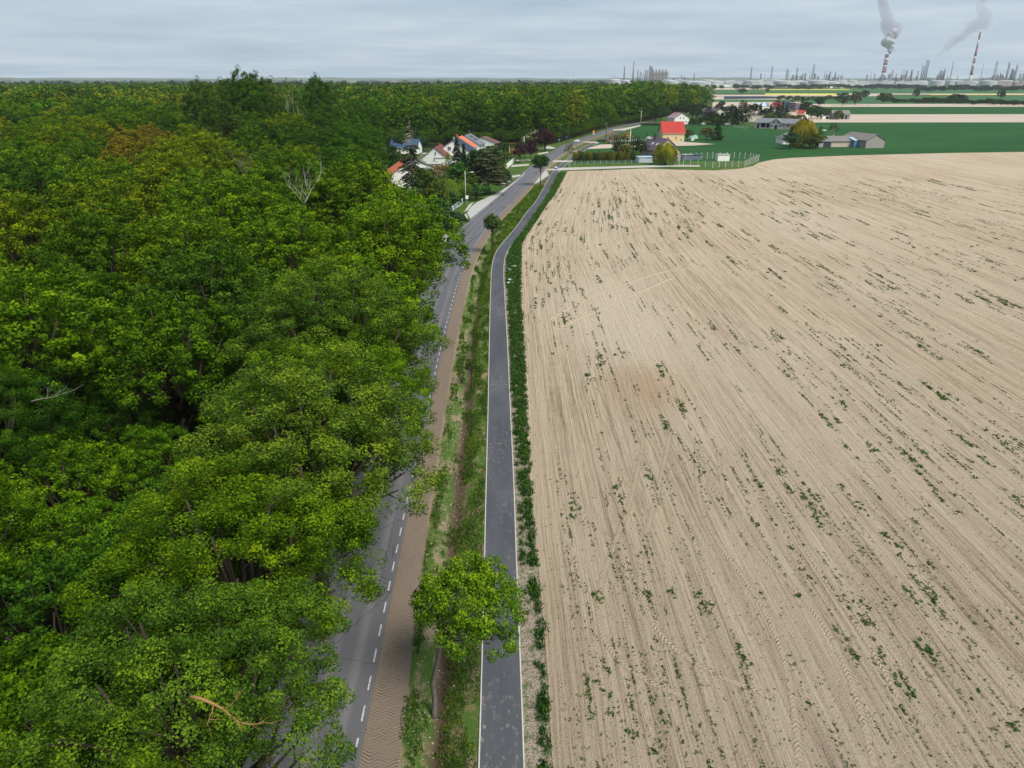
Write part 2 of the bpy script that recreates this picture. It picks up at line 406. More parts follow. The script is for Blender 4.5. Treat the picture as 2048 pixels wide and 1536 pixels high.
def ribbon(name, pts, w, z, m, closed=False):
    """pts: world xy polyline -> smooth ribbon, uv=(0..1 across, metres along)"""
    p = np.array(pts, float); s = np.concatenate([[0], np.cumsum(np.hypot(*np.diff(p, axis=0).T))])
    q = np.arange(0, s[-1], .5)
    x = np.interp(q, s, p[:, 0]); y = np.interp(q, s, p[:, 1])
    k = min(15, len(q) // 2 * 2 - 1)
    for _ in range(2):
        if k > 2:
            x = np.convolve(np.pad(x, k // 2, mode='reflect', reflect_type='odd'), np.ones(k) / k, 'valid'); y = np.convolve(np.pad(y, k // 2, mode='reflect', reflect_type='odd'), np.ones(k) / k, 'valid')
    tx, ty = np.gradient(x), np.gradient(y); L = np.hypot(tx, ty); nx, ny = -ty / L, tx / L
    k = np.linspace(-.5, .5, 5)
    V = np.stack([x[:, None] + nx[:, None] * w * k, y[:, None] + ny[:, None] * w * k, np.full((len(x), 5), z)], -1)
    uv = np.stack([np.repeat((k + .5)[None], len(x), 0), np.repeat(q[:, None], 5, 1)], -1)
    o = grid_mesh(name, V, uv, m); tag(o, kind='structure'); return o
SH = tyre_mat('shoulder_dirt', (.095, .075, .058), (.29, .235, .18), 4.8, 4, False)
loft('dirt_shoulder', RR + .15, RR + .25 + np.interp(YS, [30, 55, 110, 200, 400], [1.9, 1.4, 1.45, 1.2, 0.9]), .04, SH, y0=0, y1=560, n=5)
for ob in bpy.data.objects:
    if ob.name == 'dirt_shoulder':
        l = ob.data.uv_layers[0].data; a = np.zeros(len(l) * 2, np.float32); l.foreach_get('uv', a); a = a.reshape(-1, 2); a[:, 0] /= 1.9; l.foreach_set('uv', a.ravel())
# strip right of the path: gravel and weeds
def gravel_mat():
    t = NT('gravel'); t.rough(.95)
    v = t.n('ShaderNodeTexVoronoi'); v.inputs['Scale'].default_value = 9; t.l(t.pos(), v.inputs['Vector'])
    n = t.noise(t.pos(), 2, 5, .7)
    c = t.ramp(v.outputs['Distance'], [(.1, (.42, .36, .29)), (.7, (.20, .16, .12))])
    c = t.mix(t.ramp(n, [(.5, 0.0), (.6, .8)]), c, (.06, .11, .035))
    t.color(c); t.bump(v.outputs['Distance'], .05); return t.m
GRAVEL = gravel_mat()
FEf = np.interp(YS, YF, FE)
loft('gravel_strip', PR + .085, np.maximum(FEf, PR + 1.2) + .25, -.015, GRAVEL, y1=282, n=5)
# tilled field
def field_mat():
    t = NT('tilled_soil'); t.rough(.97)
    wob = t.noise(t.pos((.05, .03, 1)), 1, 3, .5, 'Color')
    wv = t.n('ShaderNodeVectorMath', operation='SCALE'); t.l(wob, wv.inputs[0]); wv.inputs['Scale'].default_value = .55
    ad = t.n('ShaderNodeVectorMath', operation='ADD'); t.l(t.uv(), ad.inputs[0]); t.l(wv.outputs[0], ad.inputs[1])
    def st(sx, sy, detail, rough):
        mp = t.n('ShaderNodeMapping'); mp.inputs['Scale'].default_value = (sx, sy, 1); t.l(ad.outputs[0], mp.inputs[0]); return t.noise(mp.outputs[0], 1, detail, rough)
    f1 = st(3.1, .035, 4, .6); f2 = st(.7, .012, 3, .5); f3 = st(8.0, .22, 3, .6)
    clod = t.noise(t.pos(), 8.5, 5, .8); big = t.noise(t.pos((.035, .02, 1)), 1, 5, .6); mid = t.noise(t.pos(), .8, 5, .65)
    h = t.math('ADD', t.math('MULTIPLY', f1, .95), t.math('MULTIPLY', f3, .75)); h = t.math('ADD', h, t.math('MULTIPLY', clod, .9)); h = t.math('ADD', h, t.math('MULTIPLY', f2, .32))
    c = t.ramp(t.math('DIVIDE', h, 2.92), [(.38, (.175, .122, .076)), (.45, (.38, .295, .20)), (.51, (.51, .412, .292)), (.58, (.625, .515, .372))])
    c = t.mix(t.ramp(big, [(.35, .45), (.6, 0.0)]), c, (.60, .50, .385))
    c = t.mix(t.ramp(big, [(.58, 0.0), (.78, .3)]), c, (.40, .275, .17))
    def spot(px, py, rx, ry):
        q = P(px, py); g = t.n('ShaderNodeNewGeometry'); m_ = t.n('ShaderNodeMapping'); m_.inputs['Location'].default_value = (-q.x / rx, -q.y / ry, 0); m_.inputs['Scale'].default_value = (1 / rx, 1 / ry, 0)
        t.l(g.outputs['Position'], m_.inputs[0]); ln = t.n('ShaderNodeVectorMath', operation='LENGTH'); t.l(m_.outputs[0], ln.inputs[0])
        return t.ramp(t.math('ADD', ln.outputs['Value'], t.math('MULTIPLY_ADD', mid, .9, -.45)), [(.3, 1.0), (1.0, 0.0)])
    c = t.mix(t.math('MULTIPLY', spot(1235, 640, 12, 34), .6), c, (.64, .545, .41))
    c = t.mix(t.math('MULTIPLY', spot(1285, 775, 6, 9), .55), c, (.42, .27, .155))
    c = t.mix(t.math('MULTIPLY', spot(1080, 880, 2.2, 40), .4), c, (.62, .50, .35))
    c2 = t.noise(t.pos(), 22, 3, .8); c = t.mix(t.ramp(c2, [(.36, .55), (.5, 0.0)]), c, (.27, .20, .135))
    dk = t.ramp(clod, [(.32, .9), (.40, 0.0)]); c = t.mix(t.math('MULTIPLY', dk, t.ramp(mid, [(.42, .15), (.6, .9)])), c, (.13, .09, .065))
    t.color(c); t.bump(h, .24, 1.0); return t.m
FIELD = field_mat()
def field():
    cs = np.concatenate([np.arange(0, 20, 1.), np.arange(20, 60, 2.5), np.arange(60, 420, 12.)])
    fs = np.linspace(0, 1, 150)
    V = np.zeros((len(fs), len(cs), 3)); UV = np.zeros((len(fs), len(cs), 2))
    for j, c in enumerate(cs):
        y = 250.0
        for _ in range(30): y = .5 * y + .5 * float(topy(fieldx(c, min(y, 300))))
        ys = -8 + fs * (y + 8)
        V[:, j, 0] = fieldx(c, ys); V[:, j, 1] = ys; V[:, j, 2] = .03
        UV[:, j, 0] = c; UV[:, j, 1] = ys
    o = grid_mesh('tilled_field', V, UV, FIELD); tag(o, kind='structure')
field()
TT = tyre_mat('tyre_prints', (.17, .125, .08), (.55, .455, .33), 3.0, 2)
for tr in ([(1290,850),(1287,889),(1264,997),(1226,1100),(1197,1161),(1185,1240),(1205,1320),(1280,1385),(1390,1400)],
           [(1340,870),(1331,918),(1311,1006),(1282,1100),(1273,1173),(1288,1250),(1350,1325),(1460,1370),(1560,1400)],
           [(1395,880),(1390,944),(1405,1044),(1452,1114),(1510,1176),(1569,1290),(1590,1400),(1600,1530)],
           [(1437,900),(1439,956),(1455,1020),(1510,1114),(1580,1160),(1640,1220),(1700,1340),(1735,1450),(1750,1536)],
           [(1255,740),(1262,800),(1275,850),(1320,900),(1330,960)], [(1560,1010),(1600,1090),(1680,1200),(1745,1290),(1800,1400)]):
    ribbon('tyre_tracks', [P(*q)[:2] for q in tr], .62, .038 + .0012 * random.random(), TT)
for tr in ([(1100,640),(1170,600),(1260,565),(1340,540),(1400,535)], [(1110,660),(1190,625),(1280,585),(1350,555)]):
    ribbon('tyre_tracks', [P(*q)[:2] for q in tr], .9, .0395, tyre_mat('pale_tyre_prints', (.42, .335, .235), (.62, .52, .385), 3.0, 2))

def crop_mat(name, c0, c1, rows=(2.5, .02)):
    t = NT(name); t.rough(.9)
    n = t.noise(t.pos((.012, .035, 1)), 1, 6, .6); r = t.noise(t.pos((rows[1], rows[0] * .2, 1)), 1, 4, .6)
    f = t.math('ADD', t.math('MULTIPLY', n, .5), t.math('MULTIPLY', r, .5))
    t.color(t.ramp(f, [(.38, c0), (.62, c1)])); return t.m
CROP = crop_mat('green_crop', (.013, .062, .016), (.030, .100, .026))
CROPB = crop_mat('green_crop_lighter', (.028, .10, .038), (.055, .145, .05))
SOILF = crop_mat('bare_soil', (.40, .325, .26), (.52, .43, .34))
YEL = crop_mat('rapeseed', (.55, .46, .06), (.68, .57, .10))
GRASS = crop_mat('mown_grass', (.035, .085, .014), (.09, .145, .03), (1, .3))
DARKF = crop_mat('dark_cover', (.018, .028, .05), (.03, .045, .075))
PALE = simple('pale_gravel', (.44, .41, .36), .9, .15, 1.5)
SLAB = simple('concrete_slab', (.40, .40, .38), .85, .1, .8)
def sheet(name, pix, z, m):
    pts = [P(x, y, 0) for x, y in pix]
    me = bpy.data.meshes.new(name); me.from_pydata([(p.x, p.y, z) for p in pts], [], [tuple(range(len(pts)))]); me.update()
    if me.polygons[0].normal.z < 0: me.flip_normals()
    o = mesh_obj(name, me, m); tag(o, kind='structure'); return o
# green crop round the farms, right of the village road
sheet('crop_field', [(1143,312),(1160,302),(1190,290),(1225,276),(1262,259),(1290,250),(1400,247),(1480,251),(1560,259),(1600,249),(1640,244),(2700,244),(2700,296),(2048,303.2),(1700,310.4),(1600,314.3),(1560,316.3),(1522,322),(1500,330),(1430,338),(1345,336),(1290,333),(1180,334),(1130,336)], -.03, CROP)
sheet('bare_field', [(1178,296),(1200,289),(1300,286.5),(1345,282),(1390,285),(1430,288),(1385,291),(1300,293),(1172,298)], -.02, SOILF)
sheet('grass_plot', [(1128,336),(1150,328),(1280,326),(1345,325),(1350,333),(1290,333.5),(1200,335.5),(1128,338)], 0.0, GRASS)
sheet('grass_plot', [(1345,324),(1520,322),(1517,326),(1506,332),(1480,337.5),(1430,341),(1390,340.5),(1340,337)], 0.035, GRASS)
sheet('farm_track', [(1090,339),(1125,335.6),(1200,333.8),(1345,329.5),(1400,331),(1400,333.5),(1345,333.5),(1200,338),(1120,341),(1092,341)], .045, PALE)
sheet('farm_track', [(1107,321),(1145,321),(1145,324),(1105,324.5)], .05, PALE)
sheet('farm_track', [(1143,302),(1160,300.5),(1158,302),(1140,303.5)], .05, PALE)
sheet('farm_track', [(1168,283),(1194,284),(1200,286),(1190,286.5),(1165,284.5)], .05, PALE)
sheet('farm_track', [(1225,258.5),(1240,258),(1280,250),(1282,252),(1250,261),(1228,261)], .05, PALE)
sheet('paved_yard', [(1054,377),(1090,341),(1095,343),(1098,351),(1081,362)], .02, SLAB)
# left of the road: grass verge, drives, bus bay
ys0 = YS
loft('roadside_verge', RL - np.interp(YS, [0, 100, 150, 260, 400], [1.5, 2.5, 6, 9, 5]), RL - .25, -.012, GRASS, y0=60, y1=600, n=4)
sheet('bus_bay', [(934,425.5),(942,414),(953,404.5),(1000,383),(1040,356),(1052,341),(1046,352),(1012,380),(941,437.5)], .012, SLAB)
sheet('driveway', [(886,433),(900,431),(934,428),(936,437),(912,438.5),(885,441)], .018, PALE)
sheet('driveway', [(880,470),(902,466),(905,470),(888,486),(878,478)], .018, PALE)
sheet('driveway', [(836,575),(846,556),(858,545),(845,575)], .018, PALE)
sheet('driveway', [(928,424),(938,409),(948,404),(936,420)], .016, PALE)
for a in ([(1003,366),(1010,364),(1015,371),(1006,373)], [(1020,352),(1040,349),(1042,352),(1024,356)], [(1024,330),(1058,328),(1058,331),(1022,334)], [(1033,320),(1062,319),(1062,321.5),(1032,322)], [(1075,307),(1096,303),(1097,306),(1078,309)]):
    sheet('driveway', a, .018, PALE)
sheet('garden_lawn', [(875,470),(905,440),(950,400),(1010,366),(1050,330),(1080,312),(1097,302),(1000,296),(880,300),(800,380)], -.035, GRASS)
# far patchwork of fields
def band(name, x0, x1, ya, yb, z, m, yc=None, yd=None):
    sheet(name, [(x0, ya), (x1, yc or ya), (x1, yd or yb), (x0, yb)], z, m)
band('bare_field', 1555, 2700, 229, 245, -.01, SOILF, 227, 244)
band('crop_field', 1600, 2700, 213, 229, 0.0, CROP, 212, 227)
band('bare_field', 1425, 2700, 207.5, 214, .02, SOILF, 206, 213)
band('bare_field', 1425, 1660, 204, 232, -.02, SOILF)
band('crop_field', 1425, 1545, 199, 204, .05, CROPB)
band('bare_field', 1425, 1610, 193, 199, .07, SOILF)
band('dark_field', 1448, 1596, 191.2, 198.4, .10, DARKF, 194.5, 196.8)
band('bare_field', 1425, 1760, 189.5, 192.5, .12, SOILF)
band('crop_field', 1610, 2700, 194, 208, .06, CROPB, 189, 206.5)
band('rape_field', 1530, 1672, 187.2, 189.9, .2, YEL)
band('crop_field', 1425, 1672, 180, 187, .22, CROPB)
band('rape_field', 1500, 1700, 178.6, 179.9, .3, YEL)
band('bare_field', 1690, 2700, 187.2, 189.5, .24, SOILF)
band('rape_field', 1860, 2048, 189.3, 190.2, .3, YEL)
band('crop_field', 1672, 2700, 178, 187, .2, CROPB)
band('bare_field', 1425, 1530, 176, 179.6, .3, SOILF)
for i in range(14):
    x0 = -200 + i * 120; band('rape_field' if i % 3 == 0 else 'bare_field' if i % 3 == 1 else 'crop_field', x0, x0 + 150 + 40 * (i % 2), 161.5 + (i % 4) * .35, 163 + (i % 4) * .4, .5, (YEL, SOILF, CROPB)[i % 3])
# low far hills
def hills():
    rng = np.random.default_rng(4)
    az = np.linspace(-42, 42, 160); rows = [(8600, 0), (9000, .6), (9600, 1.0), (10300, .3), (10800, -.4)]
    V = np.zeros((len(rows), len(az), 3))
    for j, a in enumerate(az):
        hh = 36 + 22 * mnoise.noise(Vector((a * .12, 2, 0))) + 10 * mnoise.noise(Vector((a * .6, 5, 0)))
        for i, (d, k) in enumerate(rows):
            V[i, j] = (d * math.sin(R_(a)), d * math.cos(R_(a)), max(-2, hh * k - (2 if k == 0 else 0)))
    t = NT('far_hills'); n = t.noise(t.pos((.0012, .006, 1)), 1, 5, .7); t.color(t.ramp(n, [(.4, (.03, .06, .03)), (.6, (.12, .14, .08))]))
    o = grid_mesh('hills', V, V[:, :, :2], t.m); tag(o, kind='structure')
hills()

def forest_floor():
    t = NT('leaf_litter'); t.rough(.95); n = t.noise(t.pos(), 2.5, 7, .75)
    t.color(t.ramp(n, [(.35, (.016, .014, .008)), (.52, (.03, .032, .014)), (.66, (.022, .045, .010))])); t.bump(n, .08)
    ys = [-25, 0, 20, 40, 66, 88, 115, 152, 200, 242, 300, 400, 404, 430, 453, 534, 633, 728, 944, 1100, 1500]
    xs = [cx(RL, y) - 1.2 for y in ys[:5]] + [-14.5, -19, -29, -40, -50, -60, -80, 17, 29, 37, 62, 104, 145, 232, 265, 360]
    V = np.array([[(-1400, y, -.025), (-300, y, -.025), (x - 8, y, -.025), (x, y, -.025)] for x, y in zip(xs, ys)], float)
    o = grid_mesh('forest_floor', V, V[:, :, :2], t.m); tag(o, kind='structure')
forest_floor()

# ------------------------------------------------------------------ vegetation
def quads(rng, pts, nrm, size, aspect=.72, jit=.55, elong=None):
    n = len(pts); nr = nrm + rng.normal(0, jit, (n, 3)); nr /= np.linalg.norm(nr, axis=1)[:, None] + 1e-9
    r = rng.normal(0, 1, (n, 3)) if elong is None else elong + rng.normal(0, .25, (n, 3))
    t = r - nr * (r * nr).sum(1)[:, None] if elong is None else r
    t /= np.linalg.norm(t, axis=1)[:, None] + 1e-9
    b = np.cross(nr, t); b /= np.linalg.norm(b, axis=1)[:, None] + 1e-9
    s = (size * rng.uniform(.65, 1.25, n))[:, None]
    V = np.stack([pts - t * s * .5, pts + b * s * aspect * .5 + t * s * .06, pts + t * s * .5, pts - b * s * aspect * .5 + t * s * .06], 1).reshape(-1, 3)
    return V
def fq(n): return np.arange(n * 4).reshape(-1, 4)
def unit(v): return v / (np.linalg.norm(v, axis=-1, keepdims=True) + 1e-9)
def crown_pts(rng, R, HC, nl, nc, nlf, z0, flat=.8, clump=.11, low=-.25, lr=(.26, .42), kr=(.56, .82)):
    """leaf positions of a broad crown: lobes -> clumps -> leaves. returns pts, normals, tone, lobes"""
    lobes = [(np.array([0, 0, z0 + HC * .52]), R * .55)]
    g = rng.uniform(0, 6.28)
    for i in range(nl):
        zf = 1 - (i + .5) / nl * (1 - low); th = g + i * 2.39996 + rng.uniform(-.3, .3); rr = math.sqrt(max(0, 1 - zf * zf))
        d = np.array([rr * math.cos(th), rr * math.sin(th), zf]); k = rng.uniform(*kr)
        c = np.array([d[0] * R * k, d[1] * R * k, z0 + HC * .45 + d[2] * HC * .5 * k])
        lobes.append((c, R * rng.uniform(*lr)))
    P_, N_, T_ = [], [], []
    for li, (c, r) in enumerate(lobes):
        n = int(nc * (r / (R * .35)) ** 2)
        d = unit(rng.normal(0, 1, (n * 2, 3))); d = d[d[:, 2] > -.55][:n]
        p = c + d * r * np.array([1, 1, flat]) * rng.uniform(.82, 1.12, (len(d), 1))
        keep = np.ones(len(p), bool)
        for lj, (c2, r2) in enumerate(lobes):
            if lj != li: keep &= np.linalg.norm((p - c2) / np.array([1, 1, flat]), axis=1) > r2 * .78
        p, d = p[keep], d[keep]
        lt = rng.normal(0, .07)
        for pc, dc in zip(p, d):
            cr = R * clump * rng.uniform(.6, 1.3)
            m = int(nlf * rng.uniform(.6, 1.3))
            up = unit(dc * .8 + np.array([0, 0, .75]))
            q = unit(rng.normal(0, 1, (m, 3)) + up * .6)
            pp = pc + q * cr * np.array([1, 1, .9]) * rng.uniform(.55, 1.05, (m, 1))
            P_.append(pp); N_.append(unit(q + up * .35)); T_.append(np.clip(.36 + lt + rng.normal(0, .1) + .40 * (q[:, 2] > .5) * rng.uniform(.2, 1, m) + rng.normal(0, .09, m), 0, 1))  # young clump-top leaves get a painted highlight tone; the rest varies at random
    return np.concatenate(P_), np.concatenate(N_), np.concatenate(T_), lobes
def limbs(rng, R, z0, Hh, lobes, tr, sub=3, lean=(0, 0)):
    mb = MB(); top = np.array([lean[0] * .4, lean[1] * .4, z0 + (Hh - z0) * .35])
    kx = .06 if lean[0] else 0
    mb.tube([(0, 0, -.3), (0, 0, .25), (kx, kx, z0 * .25), (lean[0] * .02 - kx * .6, lean[1]*.1, z0 * .5), (lean[0] * .12 + kx, lean[1] * .2, z0 * .78), tuple(top)], [tr * 1.5, tr * 1.05, tr * .95, tr * .88, tr * .75, tr * .6], 8)
    for c, r in lobes[1:]:
        s = np.array([top[0] * .8, top[1] * .8, z0 + (top[2] - z0) * rng.uniform(0, .8)])
        m = s * .45 + c * .55 + np.array([0, 0, -r * .25]) + rng.normal(0, R * .04, 3)
        mb.tube([tuple(s), tuple(m), tuple(c)], [tr * .42, tr * .26, tr * .13], 5)
        for _ in range(sub):
            e = c + unit(rng.normal(0, 1, 3) + np.array([0, 0, .3])) * r * .95
            k = c * .6 + e * .4 + rng.normal(0, r * .12, 3)
            mb.tube([tuple(m * .3 + c * .7), tuple(k), tuple(e)], [tr * .12, tr * .07, tr * .03], 4)
    return mb
MESHES = {}
def proto(key, crown_me, trunk_mb, bark=None):
    tm = bpy.data.meshes.new('trunk'); tm.from_pydata(trunk_mb.v, [], trunk_mb.f); tm.update(); tm.materials.append(bark or BARK)
    tm.polygons.foreach_set('use_smooth', [True] * len(tm.polygons))
    crown_me.materials.append(LEAF); MESHES[key] = (crown_me, tm)
def broad(key, seed, R, z0, Hh, nl, nc, nlf, leaf, tr=.32, sub=3, bark=None, lean=(0, 0), **k):
    rng = np.random.default_rng(seed)
    p, n, t, lobes = crown_pts(rng, R, Hh - z0, nl, nc, nlf, z0, **k)
    p[:, 2] = np.maximum(p[:, 2], .15); p[:, 0] += lean[0]; p[:, 1] += lean[1]; lobes = [(c + np.array([lean[0], lean[1], 0]), r) for c, r in lobes]
    proto(key, np_mesh('crown', quads(rng, p, n, leaf), fq(len(p)), t), limbs(rng, R, z0, Hh, lobes, tr, sub, lean), bark)
def conifer(key, seed, R, Hh, levels, per, leaf, droop=.25, z0=.6, tr=.2, gap=0.0, bark=None, dens=26, topbare=0.0, power=.9):
    rng = np.random.default_rng(seed); Pn, Nn, Tn, En = [], [], [], []; mb = MB()
    mb.tube([(0, 0, -.2), (0, 0, Hh * .5), (0, 0, Hh)], [tr, tr * .6, .03], 7)
    for i in range(levels):
        f = (i + rng.uniform(0, .6)) / levels; z = z0 + (Hh - z0) * f; L = R * (1 - f) ** power * rng.uniform(.8, 1.1) + .15
        for j in range(per):
            if rng.random() < gap: continue
            th = rng.uniform(0, 6.283); d = np.array([math.cos(th), math.sin(th), 0]); l = L * rng.uniform(.7, 1.12)
            tip = np.array([0, 0, z]) + d * l + np.array([0, 0, -droop * l])
            mb.tube([(0, 0, z), tuple(np.array([0, 0, z]) * .5 + tip * .5 + np.array([0, 0, .05 * l])), tuple(tip)], [tr * .3, tr * .2, .03], 3, False)
            if f > 1 - topbare and rng.random() < .8: continue
            m = int(dens * (.35 + l / R)); s = rng.uniform(.15, 1.0, m) ** .7
            sd = np.array([-d[1], d[0], 0]); w = (1 - s) * .33 * l + .12
            q = np.array([0, 0, z]) + d * l * s[:, None] + np.array([0, 0, -1]) * (droop * l * s ** 1.5)[:, None] + sd * (rng.uniform(-1, 1, m) * w)[:, None] + rng.normal(0, .05, (m, 3))
            q[:, 2] -= np.abs(rng.normal(0, .10, m))
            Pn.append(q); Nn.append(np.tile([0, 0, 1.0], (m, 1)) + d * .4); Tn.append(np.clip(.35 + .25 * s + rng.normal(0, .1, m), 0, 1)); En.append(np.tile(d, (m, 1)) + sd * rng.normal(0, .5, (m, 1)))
    p = np.concatenate(Pn); p[:, 2] = np.maximum(p[:, 2], .1)
    proto(key, np_mesh('crown', quads(rng, p, unit(np.concatenate(Nn)), leaf, .42, .3, np.concatenate(En)), fq(len(p)), np.concatenate(Tn)), mb, bark)
def thuja(key, seed, R, Hh, n, leaf, point=1.6):
    rng = np.random.default_rng(seed); f = rng.uniform(0, 1, n); th = rng.uniform(0, 6.283, n)
    lob = 1 + .16 * np.sin(th * 5 + f * 9) + rng.normal(0, .08, n)
    r = R * np.clip((1 - f ** point) ** .6, 0, 1) * np.clip(.75 + f * 2, 0, 1) * lob
    p = np.stack([r * np.cos(th), r * np.sin(th), .1 + f * (Hh - .1)], 1)
    nr = np.stack([np.cos(th), np.sin(th), .35 + 0 * th], 1)
    mb = MB(); mb.tube([(0, 0, -.1), (0, 0, Hh * .8)], [.09, .03], 5)
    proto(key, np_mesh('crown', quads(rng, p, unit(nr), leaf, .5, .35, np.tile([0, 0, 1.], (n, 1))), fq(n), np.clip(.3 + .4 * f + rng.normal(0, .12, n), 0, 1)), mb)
def willow(key, seed, R, Hh, nst, leaf):
    rng = np.random.default_rng(seed); Pn, Tn, Nn = [], [], []
    for i in range(nst):
        th = rng.uniform(0, 6.283); k = rng.uniform(.1, 1) ** .5; r = R * k * rng.uniform(.85, 1.05)
        zt = Hh * (.62 + .38 * math.sqrt(max(0, 1 - (k * .96) ** 2))) * rng.uniform(.93, 1.02); ln = (zt - .3) * rng.uniform(.35, 1.0) * (.4 + .6 * k)
        m = int(10 + ln * 7); s = rng.uniform(0, 1, m)
        d = np.array([math.cos(th), math.sin(th), 0])
        lb = 1 + .22 * math.sin(th * 4 + 1) * k; r *= lb; zt *= .92 + .12 * math.sin(th * 3 + k * 5); q = d * r + np.array([0, 0, zt]) + np.outer(s, [0, 0, -ln]) + np.outer(s ** .5 * .5, d) + rng.normal(0, .14, (m, 3))
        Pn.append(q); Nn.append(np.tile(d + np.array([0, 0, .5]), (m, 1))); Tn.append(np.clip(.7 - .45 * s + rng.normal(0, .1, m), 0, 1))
    p = np.concatenate(Pn); p[:, 2] = np.maximum(p[:, 2], .1)
    mb = MB(); mb.tube([(0, 0, -.2), (0, 0, Hh * .3), (.2, 0, Hh * .6)], [.35, .28, .15], 7)
    for a in range(5): mb.tube([(0, 0, Hh * .3), (math.cos(a * 1.26) * R * .3, math.sin(a * 1.26) * R * .3, Hh * .62), (math.cos(a * 1.26) * R * .6, math.sin(a * 1.26) * R * .6, Hh * .75)], [.16, .1, .04], 5)
    proto(key, np_mesh('crown', quads(rng, p, unit(np.concatenate(Nn)), leaf, .4, .4, np.tile([0, 0, 1.], (len(p), 1))), fq(len(p)), np.concatenate(Tn)), mb)
# forest trees: three levels of leaf size
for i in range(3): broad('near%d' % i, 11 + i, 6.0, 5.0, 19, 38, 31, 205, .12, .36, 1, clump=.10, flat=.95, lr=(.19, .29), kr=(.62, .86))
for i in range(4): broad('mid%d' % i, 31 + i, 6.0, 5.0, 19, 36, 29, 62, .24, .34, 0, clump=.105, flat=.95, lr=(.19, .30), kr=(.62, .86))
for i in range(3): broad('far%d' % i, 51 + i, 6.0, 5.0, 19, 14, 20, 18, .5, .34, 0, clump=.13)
broad('verge', 71, 2.8, 4.7, 9.7, 13, 24, 90, .13, .15, 5, GBARK, lean=(2.0, .1), clump=.15, low=-.35)
broad('young', 72, 1.5, 2.0, 6.2, 10, 16, 26, .19, .09, 3, clump=.2)
broad('sapling', 73, .75, 1.2, 3.4, 6, 9, 16, .14, .05, 3, clump=.25)
broad('garden0', 81, 3.0, 1.2, 7.0, 10, 22, 15, .36, .2, 2, clump=.14, low=-.7)
broad('garden1', 82, 2.6, .4, 5.0, 9, 20, 14, .34, .16, 2, clump=.15)
broad('garden2', 83, 3.2, 1.6, 9.0, 12, 22, 15, .38, .22, 2, clump=.13, low=-.7)
broad('shrub', 84, 1.3, 0.0, 1.8, 7, 12, 12, .22, .06, 1, clump=.2)
broad('birch', 85, 1.9, 2.0, 9.0, 12, 12, 10, .25, .12, 4, BARKP, clump=.15)
broad('loose', 86, 4.2, 1.2, 9.0, 12, 14, 9, .36, .2, 5, BARKP, clump=.14)
broad('bush_tree', 87, 5.5, .6, 10.0, 15, 20, 16, .7, .3, 0, clump=.14, low=-.8)
conifer('spruce', 91, 2.7, 9.0, 24, 9, .46, .3, .4, .16, dens=42)
conifer('darkfir', 92, 3.0, 10.0, 24, 9, .50, .2, .4, .16, dens=42)
conifer('pine', 93, 4.4, 10.5, 12, 11, .55, .02, 2.2, .24, .1, GBARK, dens=130, power=.5)
conifer('larch', 94, 4.6, 20.0, 30, 7, .52, .30, 3.0, .30, .12, simple('larch_bark', (.27, .24, .20), .9, .3, 5), dens=110, topbare=.34, power=.6)
thuja('thuja', 95, .85, 4.2, 900, .26)
thuja('thujathin', 96, .42, 2.8, 260, .22)
thuja('thujabush', 97, 1.15, 3.1, 1000, .28, 2.6)
willow('willow', 98, 4.0, 8.0, 900, .36)
willow('bigwillow', 99, 6.2, 12.0, 1300, .5)
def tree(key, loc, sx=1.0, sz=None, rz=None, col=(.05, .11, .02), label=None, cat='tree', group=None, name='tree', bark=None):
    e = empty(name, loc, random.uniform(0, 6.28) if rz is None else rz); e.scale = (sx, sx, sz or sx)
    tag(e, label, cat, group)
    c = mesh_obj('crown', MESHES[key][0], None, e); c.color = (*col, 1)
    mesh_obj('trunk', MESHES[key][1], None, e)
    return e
random.seed(5); RNG = np.random.default_rng(5)
def jit(c, a=.16, h=.1):
    k = 1 + random.uniform(-a, a); return (c[0] * k * (1 + random.uniform(-h, h)), c[1] * k, c[2] * k * (1 + random.uniform(-h, h)))
OAK = (.070, .145, .003); OAKY = (.110, .160, .003); OAKD = (.034, .095, .005); RUST = (.125, .112, .008); OAKM = (.055, .130, .003)
# forest boundary (trunk line, right side)
EDGE = [(-30, None), (66, None), (88, -12.6), (100, -17.5), (115, -23.5), (152, -34), (200, -40), (242, -48), (300, -55), (404, -84), (405, 12), (430, 24), (453, 32), (534, 57), (633, 99), (728, 138), (944, 228), (1100, 262), (1500, 360), (3000, 600)]
def edge_x(y):
    if y <= 66: return cx(RL, y) - 3.0
    e = [(66, cx(RL, 66) - 3.0)] + [q for q in EDGE if q[1] is not None]
    return float(np.interp(y, [a for a, b in e], [b for a, b in e]))
def hscale(x, y):
    d = math.hypot(x, y); b = np.interp(d, [0, 20, 60, 120, 250, 420, 700, 1200, 2500], [.72, .84, .98, 1.04, 1.12, 1.26, 1.42, 1.40, 1.3])
    return float(b)
pts = []
def try_add(x, y, md):
    for q in pts[-2500:]:
        if (q[0] - x) ** 2 + (q[1] - y) ** 2 < md * md: return
    pts.append((x, y))
